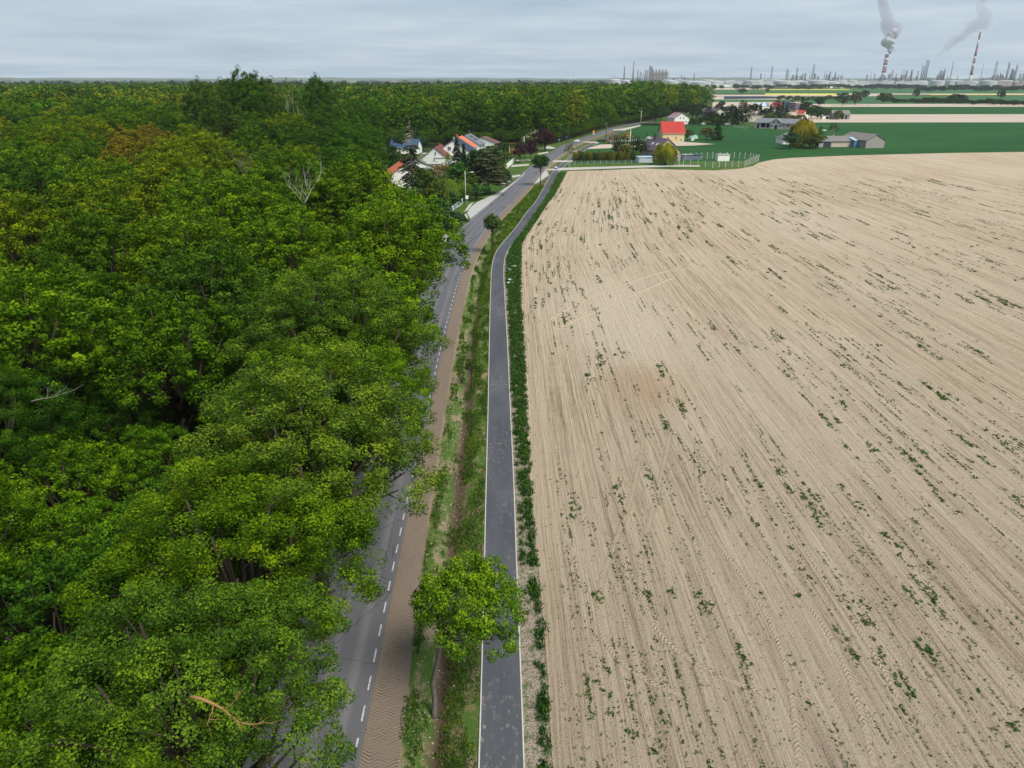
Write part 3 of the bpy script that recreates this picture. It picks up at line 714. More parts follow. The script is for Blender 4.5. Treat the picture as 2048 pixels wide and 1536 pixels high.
# front row beside the road
y = 3.0
while y < 66:
    pts.append((edge_x(y) + random.uniform(-.5, .5), y)); y += 8.2 + random.uniform(-1.2, 1.2)
y = 70.
while y < 404: pts.append((edge_x(y), y)); y += 8.5
for _ in range(30000):
    yy = 1150 * random.random() ** .62; wid = yy * .78 + 45; xx = edge_x(yy) - random.random() * (wid + edge_x(yy)) if wid + edge_x(yy) > 0 else None
    if xx is None: continue
    md = 8.9 if yy < 300 else 9.6 if yy < 600 else 12
    ok = True
    for q in pts:
        if abs(q[0] - xx) < md and (q[0] - xx) ** 2 + (q[1] - yy) ** 2 < md * md: ok = False; break
    if ok: pts.append((xx, yy))
pts.sort(key=lambda q: math.hypot(*q))
NEAR, STUFF = pts[:300], pts[300:]
GL = {'green': ('broad mid-green oak crown in the closed wood left of the road', 'mid-green trees of the roadside wood', 'oak_tree'),
      'yel': ('yellow-green oak crown in the closed wood left of the road', 'yellow-green trees of the roadside wood', 'oak_tree'),
      'dark': ('dark green tree crown between the brighter crowns of the wood', 'dark green trees of the roadside wood', 'broadleaf_tree'),
      'rust': ('rusty ochre-brown tree crown in the upper left of the wood', 'ochre crowns in the wood', 'broadleaf_tree')}
edge_n = 0
for i, (x, y) in enumerate(NEAR):
    d = math.hypot(x, y); s = hscale(x, y) * random.uniform(.84, 1.12)
    key = ('near%d' % random.randrange(3)) if d < 62 else ('mid%d' % random.randrange(4))
    r = random.random(); nz = mnoise.noise(Vector((x * .03, y * .02, 1)))
    kind = 'yel' if r < .16 + (.4 * nz) else 'dark' if r > .82 else 'green'
    front = y < 66 and x > edge_x(y) - 1.0
    px = 1024 + F * x / (y * CT + (H - 18) * ST + 1e-3)
    a_, b_ = y * ST * -1 + 0, 0
    zc = y * CT + (H - 17 * s) * ST; py = 768 + F * ((H - 17 * s) * CT - y * ST) / zc; px = 1024 + F * x / zc
    def zone(cx_, cy_, rx, ry): return ((px - cx_) / rx) ** 2 + ((py - cy_) / ry) ** 2 < 1
    if zone(265, 285, 70, 38) or zone(50, 690, 80, 50): kind = 'rust'
    elif zone(110, 690, 170, 110) or zone(330, 300, 120, 50) or zone(60, 450, 90, 90): kind = 'yel'
    elif zone(700, 250, 110, 80) or zone(560, 700, 80, 120): kind = 'dark'
    col = {'green': OAK if r < .6 else OAKM, 'yel': OAKY, 'dark': OAKD, 'rust': RUST}[kind]
    lab, grp, nm = GL[kind]
    sx = s * random.uniform(1.0, 1.22)
    if front:
        sx *= 1.16; x += float(np.interp(y, [0, 20, 30, 40, 50, 60], [4.7, 4.7, 4.0, 4.9, 3.9, 3.2])); kind = 'green'; col = OAK if edge_n % 2 else (.07, .138, .011); nm = 'oak_tree'
        n = ['first', 'second', 'third', 'fourth', 'fifth', 'sixth', 'seventh', 'eighth', 'ninth', 'tenth'][edge_n]; edge_n += 1
        lab = 'broad green oak leaning over the road, %s along the kerb from the photo bottom' % n; grp = 'oaks overhanging the road'
    if not front:
        where = 'near the bottom' if py > 1000 else 'in the lower middle' if py > 640 else 'halfway up' if py > 420 else 'toward the village' if px > 560 and py > 250 else 'far back'
        side = 'by the left edge' if px < 260 else 'in the middle' if px < 560 else 'at the road side'
        lab = {'green': 'mid-green oak crown', 'yel': 'yellow-green oak crown', 'dark': 'dark green tree crown', 'rust': 'ochre-brown tree crown'}[kind] + ' of the wood, %s, %s' % (where, side); grp = lab + 's'
    tree(key, (x, y, 0), sx, s, None, jit(col, .14), lab, 'tree', grp, nm)
# a few landmark trees that stand above the skyline
for px, d, hh, kind, lab in ((492, 262, 35.6, 'bush', 'tallest dark green crown of the wood, standing above the horizon at left'), (458, 268, 33.6, 'bush', 'tall ragged crown beside the tallest tree of the wood'), (524, 270, 34.0, 'bush', 'tall crown on the right shoulder of the tallest tree of the wood'), (632, 320, 34.0, 'bush', 'round dark tree top breaking the horizon line above the village'), (575, 285, 32.6, 'loose', 'thin brownish tree top with bare twigs on the skyline'), (400, 262, 32.5, 'bush', 'wide crown on the left slope of the skyline hump'), (430, 230, 29.0, 'bush', 'wide mid-green crown in front of the skyline hump')):
    v = HZ(px, d); tree('mid1' if kind == 'bush' else 'loose', (v.x, v.y, 0), 1.15 if kind == 'bush' else 1.3, hh / 19.2 if kind == 'bush' else hh / 9.2, None, OAKD if 'dark' in lab else (.05, .10, .012), lab, 'tree', None, 'broadleaf_tree')
# remaining wood as one mass
def wood(name, items, label, seed, dens=1.0):
    rng = np.random.default_rng(seed); base = {}
    VV, TTn, CC = [], [], []
    for v in range(5):
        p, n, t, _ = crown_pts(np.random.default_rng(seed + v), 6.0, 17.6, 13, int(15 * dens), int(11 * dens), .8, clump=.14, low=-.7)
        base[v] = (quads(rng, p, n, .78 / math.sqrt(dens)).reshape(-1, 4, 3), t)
    for (x, y, sx, sz, col) in items:
        q, t = base[rng.integers(5)]; d = math.hypot(x, y)
        if d > 550: k = rng.random(len(t)) < .55; q, t = q[k], t[k]; gr = 1.3
        else: gr = 1.0
        a = rng.uniform(0, 6.28); ca, sa = math.cos(a), math.sin(a)
        if gr != 1: c0 = q.mean(1, keepdims=True); q = c0 + (q - c0) * gr
        w = np.stack([(q[..., 0] * ca - q[..., 1] * sa) * sx + x, (q[..., 0] * sa + q[..., 1] * ca) * sx + y, q[..., 2] * sz], -1)
        VV.append(w.reshape(-1, 3)); TTn.append(t); CC.append(np.tile([*col, 1.0], (len(t), 1)))
    V = np.concatenate(VV); T = np.concatenate(TTn)
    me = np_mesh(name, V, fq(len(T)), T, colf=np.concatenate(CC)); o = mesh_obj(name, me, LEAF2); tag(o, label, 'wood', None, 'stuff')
items = []
for x, y in STUFF:
    s = hscale(x, y) * random.uniform(.84, 1.12); r = random.random()
    c = OAKY if r < .2 else OAKD if r > .7 else OAKM
    items.append((x, y, s * random.uniform(.95, 1.2) * (1.25 if y > 600 else 1), s, jit(c, .18)))
for px, dd, hh in ((1262, 900, 1.75), (1290, 930, 1.82), (1320, 930, 1.74), (1240, 880, 1.62), (1345, 900, 1.6), (1275, 960, 1.85), (1305, 980, 1.85)):
    v = HZ(px, dd); items.append((v.x, v.y, 2.6, hh, jit(OAKM, .1)))
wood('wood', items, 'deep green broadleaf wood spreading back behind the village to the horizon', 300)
pines = []
for i in range(700):
    px = random.uniform(-60, 1210); d = random.uniform(1300, 2300); v = HZ(px, d)
    pines.append((v.x, v.y, random.uniform(1.2, 1.9), random.uniform(1.25, 1.68), jit((.018, .042, .024), .2)))
wood('pine_wood', pines, 'dark bluish pine wood along the horizon behind the broadleaf wood', 400, .6)

# dead tree limbs rising from the canopy
# understory filling the gaps between the big crowns
random.seed(77); und = []
def under(x, y, s, lab, grp):
    tree('mid%d' % random.randrange(4) if math.hypot(x, y) < 160 else 'far%d' % random.randrange(3), (x, y, -2.5 * s), s * 1.15, s, None, jit(OAKD if random.random() < .6 else OAKM, .2), lab, 'tree', grp, 'understory_tree')
for _ in range(6000):
    yy = 95 * random.random(); xx = edge_x(yy) - 3 - random.random() * (yy * .78 + 22)
    if min([9e9] + [(q[0] - xx) ** 2 + (q[1] - yy) ** 2 for q in und]) < 36: continue
    if min((q[0] - xx) ** 2 + (q[1] - yy) ** 2 for q in NEAR) < 11: continue
    und.append((xx, yy)); under(xx, yy, random.uniform(.5, .68), 'low dark tree filling a gap between the big crowns of the wood', 'low trees between the big crowns')
yy = 105.
while yy < 400: under(edge_x(yy) + 4.5, yy, random.uniform(.36, .5), 'low bushy tree along the wood edge beside the village gardens', 'low trees along the village wood edge'); yy += 7
for q in np.linspace(0, 1, 40):
    xx = -100 + 118 * q; under(xx, 397 + random.uniform(-3, 3), random.uniform(.36, .55), 'low bushy tree along the wood edge behind the village houses', 'low trees behind the village')
yy = 412.
while yy < 735: under(edge_x(yy) + 5, yy, random.uniform(.36, .5), 'low bushy tree along the wood edge beside the far road', 'low trees beside the far road'); yy += 7.5
def dead_tree(px, py, z, h, seed, label, spread=.5, col=BARKP, shift=(0, 0), lab=None):
    p = P(px, py, z); rnd = random.Random(seed); e = empty('dead_tree', (p.x + shift[0], p.y + shift[1], 0)); tag(e, label, 'dead tree')
    s0 = Vector((-shift[0], -shift[1], z - .5))
    mb = MB(); mb.tube([(0, 0, -.2), (.1, 0, z * .45), tuple(Vector((0, 0, z * .6)) * .7 + s0 * .3), tuple(s0)], [.3, .24, .16, .09], 7); mb.build('trunk', BARK, e, True)
    def grow(s, d, L, r, dep, mb):
        pp = [s]; cur = Vector(s); dd = Vector(d)
        for i in range(4):
            dd = (dd + Vector((rnd.uniform(-.35, .35), rnd.uniform(-.35, .35), rnd.uniform(-.1, .3)))).normalized(); cur = cur + dd * L / 4; pp.append(cur.copy())
        mb.tube(pp, [r * .72 * (1 - .18 * i) for i in range(5)], 5)
        if dep:
            for i in (1, 2, 3, 4):
                nd = (dd + Vector((rnd.uniform(-1, 1), rnd.uniform(-1, 1), rnd.uniform(-.2, .6)))).normalized(); grow(pp[i], nd, L * .5, r * .45, dep - 1, mb)
    for k in range(3):
        mb = MB(); a = rnd.uniform(0, 6.28); grow(tuple(s0), (math.cos(a) * spread, math.sin(a) * spread, 1), h, .085, 2, mb); mb.build('branch', col, e, True)
    return e
dead_tree(606, 402, 18.5, 3.8, 1, 'pale dead forked limbs standing above the canopy beside the village')
dead_tree(488, 345, 19.5, 2.8, 6, 'thin grey dead branches sticking up in the middle of the canopy', col=GBARK)
ROOTS = [o for o in bpy.data.objects if o.name.startswith(('oak_tree', 'broadleaf_tree')) and o.parent is None]
def dead_bough(px, py, z, L, ang, seed, col, label, sub=2, thick=.11):
    p = P(px, py, z); rnd = random.Random(seed); mb = MB(); d0 = Vector((math.cos(R_(ang)), math.sin(R_(ang)), .12))
    def grow(s, d, L, r, dep):
        pp = [s]; cur = s; dd = d.copy()
        for i in range(5):
            dd = (dd + Vector((rnd.uniform(-.3, .3), rnd.uniform(-.3, .3), rnd.uniform(-.15, .22)))).normalized(); cur = cur + dd * L / 5; pp.append(cur.copy())
        mb.tube(pp, [r * (1 - .16 * i) for i in range(6)], 5)
        if dep:
            for i in (2, 3, 4, 5): grow(pp[i], (dd + Vector((rnd.uniform(-.9, .9), rnd.uniform(-.9, .9), rnd.uniform(-.2, .4)))).normalized(), L * .42, r * .4, dep - 1)
    grow(p - d0 * 1.5, d0, L, thick, sub)
    o = mb.build('dead_bough', col, None, True); root = min(ROOTS, key=lambda q: (q.location - Vector((p.x, p.y, 0))).length)
    M = Matrix.LocRotScale(root.location, root.rotation_euler, root.scale); o.parent = root; o.matrix_parent_inverse = M.inverted(); o['label'] = label
dead_bough(120, 790, 15.0, 1.9, 20, 3, GBARK, 'grey bare bough', 2, .06)
dead_bough(470, 1400, 15.0, 2.2, -12, 9, simple('orange_bark', (.34, .19, .08), .8, .3, 4), 'orange-brown broken bough', 2, .06)
dead_bough(852, 536, 7.0, 7.0, 5, 12, BARK, 'bare dark branch over the road')

# trees on the verge
p = P(868, 1418); e = tree('verge', (p.x, p.y, -.5), 1.0, 1.02, 0.0, (.080, .172, .007), 'solitary young oak on the verge, its crown hanging over the cycle path', 'tree', None, 'oak_tree'); e.rotation_euler = (0, 0, 0)
p = P(985, 508); tree('young', (p.x, p.y, 0), 1.15, 1.4, .4, (.045, .10, .018), 'slim young maple on the verge where the path bends', 'tree', None, 'young_tree')
p = P(1081, 372); tree('young', (p.x, p.y, 0), 1.9, 1.72, 2.0, (.030, .085, .018), 'round-headed dark street tree between road and path by the side track', 'tree', None, 'street_tree')
p = P(943, 770); tree('sapling', (p.x, p.y, -.35), 1.1, 1.1, 0, (.04, .08, .018), 'small sapling growing in the ditch beside the path', 'tree', None, 'sapling')
p = P(1138, 336); tree('birch', (p.x, p.y, 0), 1.0, 1.2, 0, (.08, .12, .04), 'pale slender birch at the start of the thuja hedge', 'tree', None, 'birch_tree')

# garden and farm trees  (proto, base px, base py, scale xy, scale z, colour, label)
G = [
 ('larch', 826, 392, 1.0, 1.05, (.028, .05, .02), 'tall sparse larch with a bare pale top in front of the village', 'conifer'),
 ('spruce', 915, 352, 1.05, 1.25, (.035, .065, .05), 'bluish spruce in front of the white gabled house', 'conifer'),
 ('spruce', 929, 368, .8, 1.2, (.02, .045, .02), 'narrow dark spruce right of the bluish spruce', 'conifer'),
 ('thuja', 897, 352, 1.25, 1.6, (.09, .13, .015), 'tall yellow-green columnar thuja before the white annex', 'thuja'),
 ('pine', 977, 388, 1.15, 1.0, (.055, .075, .035), 'broad pine with a pale trunk beside the bus bay', 'pine'),
 ('darkfir', 948, 384, 1.25, 1.0, (.018, .045, .022), 'very dark fir left of the broad pine', 'conifer'),
 ('darkfir', 962, 360, 1.1, .85, (.03, .065, .025), 'dark green fir behind the broad pine', 'conifer'),
 ('garden2', 990, 352, 1.1, 1.0, (.04, .08, .03), 'loose green tree behind the pine near the driveway', 'tree'),
 ('garden0', 972, 338, 1.0, 1.0, (.05, .095, .025), 'green garden tree below the flat porch roof', 'tree'),
 ('garden2', 948, 348, .9, .85, (.035, .09, .02), 'green garden tree at the right corner of the white house', 'tree'),
 ('garden0', 934, 342, .85, .6, (.035, .10, .018), 'low round bush under the white house windows', 'bush'),
 ('garden0', 915, 372, 1.0, .9, (.035, .115, .015), 'bright green bushy tree behind the lamp post', 'tree'),
 ('garden1', 886, 366, 1.1, 1.0, (.11, .08, .025), 'brownish flowering bush left of the bright green tree', 'bush'),
 ('willow', 908, 402, .8, .62, (.07, .13, .02), 'drooping pale green willow beside the lamp post', 'willow'),
 ('garden1', 886, 402, 1.2, 1.0, (.08, .135, .02), 'yellow-green bush at the left of the drooping willow', 'bush'),
 ('garden1', 896, 420, 1.0, .8, (.03, .085, .015), 'dark green bush behind the garden fence', 'bush'),
 ('garden1', 906, 412, .9, .7, (.045, .10, .02), 'green shrub between the fence and the willow', 'bush'),
 ('garden1', 880, 440, 1.1, .9, (.035, .09, .015), 'green shrub in the garden by the red brick posts', 'bush'),
 ('garden0', 893, 462, 1.1, .6, (.02, .05, .018), 'dark low thicket on the lawn beside the driveway', 'bush'),
 ('garden0', 905, 455, .8, .5, (.022, .055, .02), 'low dark shrub on the lawn nearer the road', 'bush'),
 ('garden1', 953, 400, 1.1, .8, (.035, .09, .02), 'feathery green shrub beside the orange post', 'bush'),
 ('garden1', 965, 392, .8, .6, (.03, .075, .03), 'low shrub at the foot of the dark fir', 'bush'),
 ('loose', 874, 386, .8, .75, (.09, .09, .04), 'white-stemmed birch with few leaves by the grey roof', 'birch'),
 ('garden1', 860, 330, .6, .5, (.05, .09, .02), 'small bush on the terrace beside the beige block', 'bush'),
 ('garden1', 884, 348, .7, .55, (.05, .08, .02), 'low bush in front of the white annex wall', 'bush'),
 ('garden1', 998, 318, .9, .8, (.10, .075, .03), 'brown-leaved bush near the white gate posts', 'bush'),
 ('garden0', 1008, 330, .8, .7, (.05, .09, .02), 'green bush left of the white gate posts', 'bush'),
 ('garden1', 990, 302, .75, .75, (.45, .22, .17), 'salmon-pink blossoming bush in front of the brown-roofed house', 'bush'),
 ('garden1', 996, 306, .7, .6, (.42, .20, .16), 'smaller salmon-pink blossoming bush below the larger one', 'bush'),
 ('garden1', 1028, 318, .9, .75, (.20, .15, .03), 'orange-yellow bush beside the lamp post', 'bush'),
 ('garden0', 1040, 326, .8, 1.0, (.045, .025, .035), 'purple-brown sparse tree near the road', 'tree'),
 ('garden0', 1062, 322, .75, 1.0, (.035, .012, .025), 'small dark purple plum tree behind the street tree', 'tree'),
 ('garden2', 1090, 303, 1.35, 1.05, (.036, .015, .023), 'large round dark purple beech beside the parked white car', 'tree'),
 ('loose', 1074, 300, .9, .9, (.14, .17, .10), 'silvery grey-green tree left of the purple beech', 'tree'),
 ('garden2', 1062, 300, .8, .8, (.10, .13, .02), 'yellow-green tree behind the lamp near the purple beech', 'tree'),
 ('thuja', 1044, 300, 1.4, 1.2, (.05, .09, .02), 'columnar thuja behind the rear hedge', 'thuja'),
 ('garden0', 1012, 372, .55, .55, (.03, .05, .025), 'low dark shrub near the parked silver car', 'bush'),
 ('garden2', 800, 300, 1.2, .9, (.045, .09, .02), 'green tree beside the blue-roofed house', 'tree'),
 ('garden0', 846, 302, 1.2, .8, (.03, .07, .02), 'dark green tree behind the maroon-roofed house', 'tree'),
 ('willow', 1330, 330, 1.0, 1.08, (.14, .17, .015), 'yellow weeping willow in front of the pink house', 'willow'),
 ('garden2', 1267, 312, 1.0, .8, (.035, .055, .02), 'dark round tree left of the pink house', 'tree'),
 ('garden2', 1280, 316, 1.0, .95, (.03, .048, .018), 'darkest round tree touching the pink house wall', 'tree'),
 ('garden1', 1250, 318, 1.2, 1.3, (.10, .11, .03), 'yellowish bush behind the thuja hedge', 'bush'),
 ('garden1', 1236, 316, 1.3, 1.5, (.03, .05, .02), 'dark bush behind the middle of the thuja hedge', 'bush'),
 ('garden1', 1255, 286, 1.3, 1.2, (.20, .18, .06), 'pale yellow flowering tree behind the small thujas', 'tree'),
 ('garden1', 1233, 285, .6, .9, (.22, .11, .09), 'pinkish blossoming shrub beside the orange swing frame', 'bush'),
 ('garden1', 1224, 286, .5, .9, (.20, .20, .10), 'whitish blossoming shrub beside the orange swing frame', 'bush'),
 ('darkfir', 1434, 280, 1.35, 1.15, (.022, .06, .02), 'dark conical tree standing alone in the green field', 'tree'),
 ('garden1', 1412, 280, 1.5, 1.4, (.08, .07, .03), 'brownish shrub left of the tree in the green field', 'bush'),
 ('garden1', 1424, 281, .9, .8, (.05, .08, .04), 'grey-green shrub at the foot of the tree in the field', 'bush'),
 ('garden1', 1375, 282, 1.1, 1.3, (.05, .08, .025), 'green bush at the right wall of the red-roofed house', 'bush'),
 ('bush_tree', 1597, 256, 1.15, .95, (.085, .075, .018), 'large brown-green tree behind the long barn', 'tree'),
 ('bush_tree', 1577, 252, .9, .85, (.10, .09, .04), 'greyish blossoming tree behind the long barn roof', 'tree'),
 ('garden0', 1538, 248, 1.8, 1.3, (.07, .11, .05), 'pale green bush behind the long barn', 'bush'),
 ('bigwillow', 1603, 294, .98, 1.08, (.15, .155, .018), 'large golden weeping willow between barn and orange roof', 'willow'),
 ('garden2', 1580, 298, 1.45, .95, (.03, .075, .025), 'round green tree in front of the white cottage', 'tree'),
 ('garden2', 1618, 298, 1.1, .75, (.05, .075, .015), 'bush between the cottage and the dark shed', 'bush'),
 ('garden2', 1631, 298, 1.2, .85, (.07, .10, .012), 'yellow-green bush before the yellow farmhouse', 'bush'),
 ('thuja', 1638, 288, 2.1, 2.2, (.06, .085, .015), 'tall narrow tree at the corner of the yellow farmhouse', 'tree'),
 ('birch', 1663, 282, 1.55, 1.2, (.03, .065, .025), 'spreading birch with pale stems behind the barns', 'birch'),
 ('bush_tree', 1676, 239, .75, .8, (.06, .10, .02), 'round green bush in front of the grey barn', 'tree'),
 ('bush_tree', 1639, 212, 1.15, 1.2, (.018, .05, .03), 'dark round tree alone at the edge of the far fields', 'tree'),
 ('bush_tree', 1622, 236, 1.0, 1.0, (.025, .06, .025), 'dark green tree right of the far white outbuilding', 'tree'),
 ('bush_tree', 1634, 238, 1.0, 1.1, (.03, .075, .03), 'mid-green tree at the edge of the hamlet', 'tree'),
 ('bush_tree', 1650, 234, 1.1, .85, (.035, .09, .025), 'light green tree left of the grey barn', 'tree'),
 ('garden2', 1659, 236, 1.5, .9, (.05, .11, .03), 'small fresh green tree beside the grey barn', 'tree'),
]
for k, px, py, sx, sz, col, lab, cat in G:
    q = P(px, py)
    if px < 1110 and k != 'larch': sx *= 1.25; sz *= 1.2
    col = tuple(x * 1.35 for x in col)
    tree(k, (q.x, q.y, 0), sx, sz, None, col, lab, cat, None, {'bush': 'garden_bush', 'conifer': 'conifer_tree', 'willow': 'weeping_willow', 'birch': 'birch_tree', 'thuja': 'thuja_tree', 'pine': 'pine_tree'}.get(cat, 'garden_tree'))
random.seed(31)
for px, py in ((797,352),(806,356),(790,345),(822,300),(808,303),(834,299),(800,306),(812,372),(828,352),(846,372),(862,392),(850,402),(872,410),(868,428),(940,336),(955,330),(966,326),(985,336),(992,344),(1000,336),(978,352),(925,388),(940,392),(893,378),(902,362),(884,392),(858,384),(1002,346),(1010,356),(936,380),(958,372),(1004,320),(1012,312),(796,330),(786,318),(778,300),(792,296),(770,292),(842,290),(1050,316),(1070,300)):
    q = P(px + random.uniform(-2, 2), py); k_ = random.choice(['garden0', 'garden1', 'garden2']); s_ = random.uniform(.75, 1.25); tree(k_, (q.x, q.y, 0), s_, s_ * random.uniform(.7, 1), None, jit(random.choice([(.05, .11, .012), (.03, .075, .015), (.075, .12, .015)]), .2), 'green garden tree or shrub filling the plots between the village houses', 'tree', 'greenery between the village houses', 'garden_tree')
# dark tree belt of the hamlet behind the barn
random.seed(8)
ham = [(1436,222),(1447,226),(1455,234),(1462,244),(1470,250),(1476,240),(1482,232),(1490,226),(1498,222),(1466,228),(1510,226),(1520,232),(1530,236),(1540,230),(1549,236),(1556,228),(1562,240),(1500,236),(1572,232),(1581,230),(1592,224),(1602,226),(1608,232),(1612,222),(1548,246),(1485,248),(1443,214),(1425,240),(1415,246),(1432,248),(1450,250),(1628,226)]
for i, (px, py) in enumerate(ham):
    q = P(px, py); k = random.choice(['darkfir', 'bush_tree', 'bush_tree', 'pine']); s = {'darkfir': 1.3, 'bush_tree': .85, 'pine': 1.25}[k] * random.uniform(.85, 1.15)
    tree(k, (q.x, q.y, 0), s, s * random.uniform(.8, 1.05), None, jit((.024, .052, .026), .3), 'dark green tree in the dense belt hiding the hamlet behind the long barn', 'tree', 'dark trees round the hamlet', 'garden_tree')
# wooded garden between the white house and the cream houses
for i, (px, py) in enumerate([(1300,240),(1310,243),(1322,240),(1392,240),(1384,236),(1372,232),(1366,228),(1405,232),(1325,234)]):
    q = P(px, py); tree('garden2', (q.x, q.y, 0), 1.9, 1.2, None, jit((.028, .065, .02), .2), 'dark bushy tree round the white and cream houses below the wood', 'tree', 'trees round the white and cream houses', 'garden_tree')
for i, (px, py) in enumerate([(1385,252),(1400,250),(1412,247),(1424,250),(1438,252)]):
    q = P(px, py); tree('garden0', (q.x, q.y, 0), 1.2, .8, None, jit((.03, .08, .02), .2), 'green shrub on the lawn before the cream houses', 'bush', 'shrubs before the cream houses', 'garden_bush')
# hedge of thujas beside the farm track
random.seed(3)
for i in range(34):
    t = i / 33; q = P(1150 + t * 124, 323 - 1.5 * t + random.uniform(-3.4, .2))
    tree('thujabush', (q.x, q.y, 0), random.uniform(.85, 1.2), random.uniform(.85, 1.35), None, jit(random.choice([(.07, .10, .018), (.035, .065, .02), (.11, .12, .02)]), .2), 'green and yellow thuja bush in the dense row along the farm track', 'bush', 'thuja row along the farm track', 'thuja_bush')
for i, px in enumerate([1216,1219,1223,1228,1234,1237,1241,1246,1249,1254,1258,1263,1267,1271,1275,1279,1285,1289,1293]):
    q = P(px, 286.5 - .04 * (px - 1216)); tree('thujathin', (q.x, q.y, 0), random.uniform(.9, 1.2), random.uniform(.8, 1.7), None, (.012, .028, .014), 'slim dark thuja in the row before the white driveway fence', 'thuja', 'slim thujas before the white fence', 'thuja_tree')
# clipped hedges
def hedge(pa, pb, h, w, col, label, seed=0):
    a, b = P(*pa), P(*pb); d = (b - a); L = d.length; u = d / L; nrm = Vector((-u.y, u.x, 0)); rng = np.random.default_rng(seed)
    n = int(L * (2 * h + w) * 34); s = rng.uniform(0, L, n); k = rng.uniform(-h, w + h, n)
    off = np.clip(k, 0, w); z = np.where(k < 0, h + k, np.where(k > w, h - (k - w), h)); z = np.clip(z + rng.normal(0, .08, n), .05, None)
    p = np.stack([s, off - w / 2 + rng.normal(0, .06, n), z], 1)
    nr = np.stack([np.zeros(n), np.where(k < 0, -1, np.where(k > w, 1, 0)), ((k >= 0) & (k <= w)) * 1.0 + .2], 1)
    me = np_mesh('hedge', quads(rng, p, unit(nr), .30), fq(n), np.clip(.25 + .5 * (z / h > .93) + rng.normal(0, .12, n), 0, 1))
    o = mesh_obj('hedge', me, LEAF); o.location = a; o.rotation_euler = (0, 0, math.atan2(u.y, u.x)); o.color = (*col, 1); tag(o, label, 'hedge')
hedge((996, 297.5), (1036, 297.5), 2.6, 1.5, (.085, .12, .02), 'long clipped yellow-topped hedge below the wood, the farther of two', 1)
hedge((996, 306.5), (1034, 305.5), 2.4, 1.5, (.085, .12, .02), 'clipped yellow-topped hedge, the nearer of two beside the road', 2)
hedge((1194, 284), (1212, 284), 1.2, .9, (.025, .05, .015), 'low dark hedge beside the path junction', 3)
hedge((1281, 251), (1318, 251.5), 1.6, 1.2, (.02, .05, .015), 'dark clipped hedge left of the red-roofed house', 4)
hedge((1376, 248.5), (1452, 249), 1.3, 1.2, (.02, .05, .015), 'dark clipped hedge along the lawn of the cream houses', 5)
hedge((845, 296.5), (884, 297), 2.2, 1.2, (.05, .09, .02), 'green hedge behind the maroon-roofed house', 6)

# ---------- ground plants: one object each kind
def stuff_quads(name, p, nr, size, tone, col, label, aspect=.5, up=True):
    rng = np.random.default_rng(7)
    me = np_mesh(name, quads(rng, p, nr, size, aspect, .5, np.tile([0, 0, 1.0], (len(p), 1)) if up else None), fq(len(p)), tone)
    o = mesh_obj(name, me, LEAF); o.color = (*col, 1); tag(o, label, 'plants', None, 'stuff'); return o
def weeds():
    rng = np.random.default_rng(21); C, Y, Sz = [], [], []
    # short dashes of weeds that follow the drill rows
    for _ in range(5200):
        y = 20 + 240 * rng.random() ** 1.15; c = rng.uniform(.6, 22 + y * 1.05)
        nzv = mnoise.noise(Vector((c * .10, y * .03, 4))) + .5 * mnoise.noise(Vector((c * .5, y * .02, 9)))
        if nzv < .02 + .3 * rng.random() - .22: continue
        if fieldx(c, y) < -10: continue
        top = float(topy(fieldx(c, min(y, 290))))
        if y > top - 24: continue
        L = rng.uniform(.2, 3.8) * (1 + y / 120); n = int(3 + L * rng.uniform(1.5, 5)); big = rng.random() < .17
        s = rng.uniform(0, L, n); C.append(np.round(c / .38) * .38 + rng.normal(0, .05 + .09 * big, n)); Y.append(y + s); Sz.append(rng.uniform(.04, .10 if not big else .20, n) * (.75 + min(y, 80) / 160))
    n = 15000; y = 20 + 200 * rng.random(n) ** 1.4; c = rng.uniform(.3, 18 + y); C.append(c); Y.append(y); Sz.append(rng.uniform(.025, .075, n))
    C, Y, Sz = map(np.concatenate, (C, Y, Sz)); X = fieldx(C, Y); ok = (Y < topy(X) - 5); X, Y, Sz = X[ok], Y[ok], Sz[ok]
    k = 9; n = len(X); p = np.stack([np.repeat(X, k), np.repeat(Y, k), np.full(n * k, .05)], 1); s = np.repeat(Sz, k)
    off = rng.normal(0, .5, (n * k, 3)); off[:, 2] = np.abs(off[:, 2]) * .7; p += off * s[:, None] * np.array([1, 1.3, 1])
    stuff_quads('weeds', p, unit(off + [0, 0, .6]), s * .95, np.clip(rng.normal(.4, .14, n * k), 0, 1), (.042, .105, .012), 'small dark green weeds in broken lines along the drill rows', .7, False)
weeds()
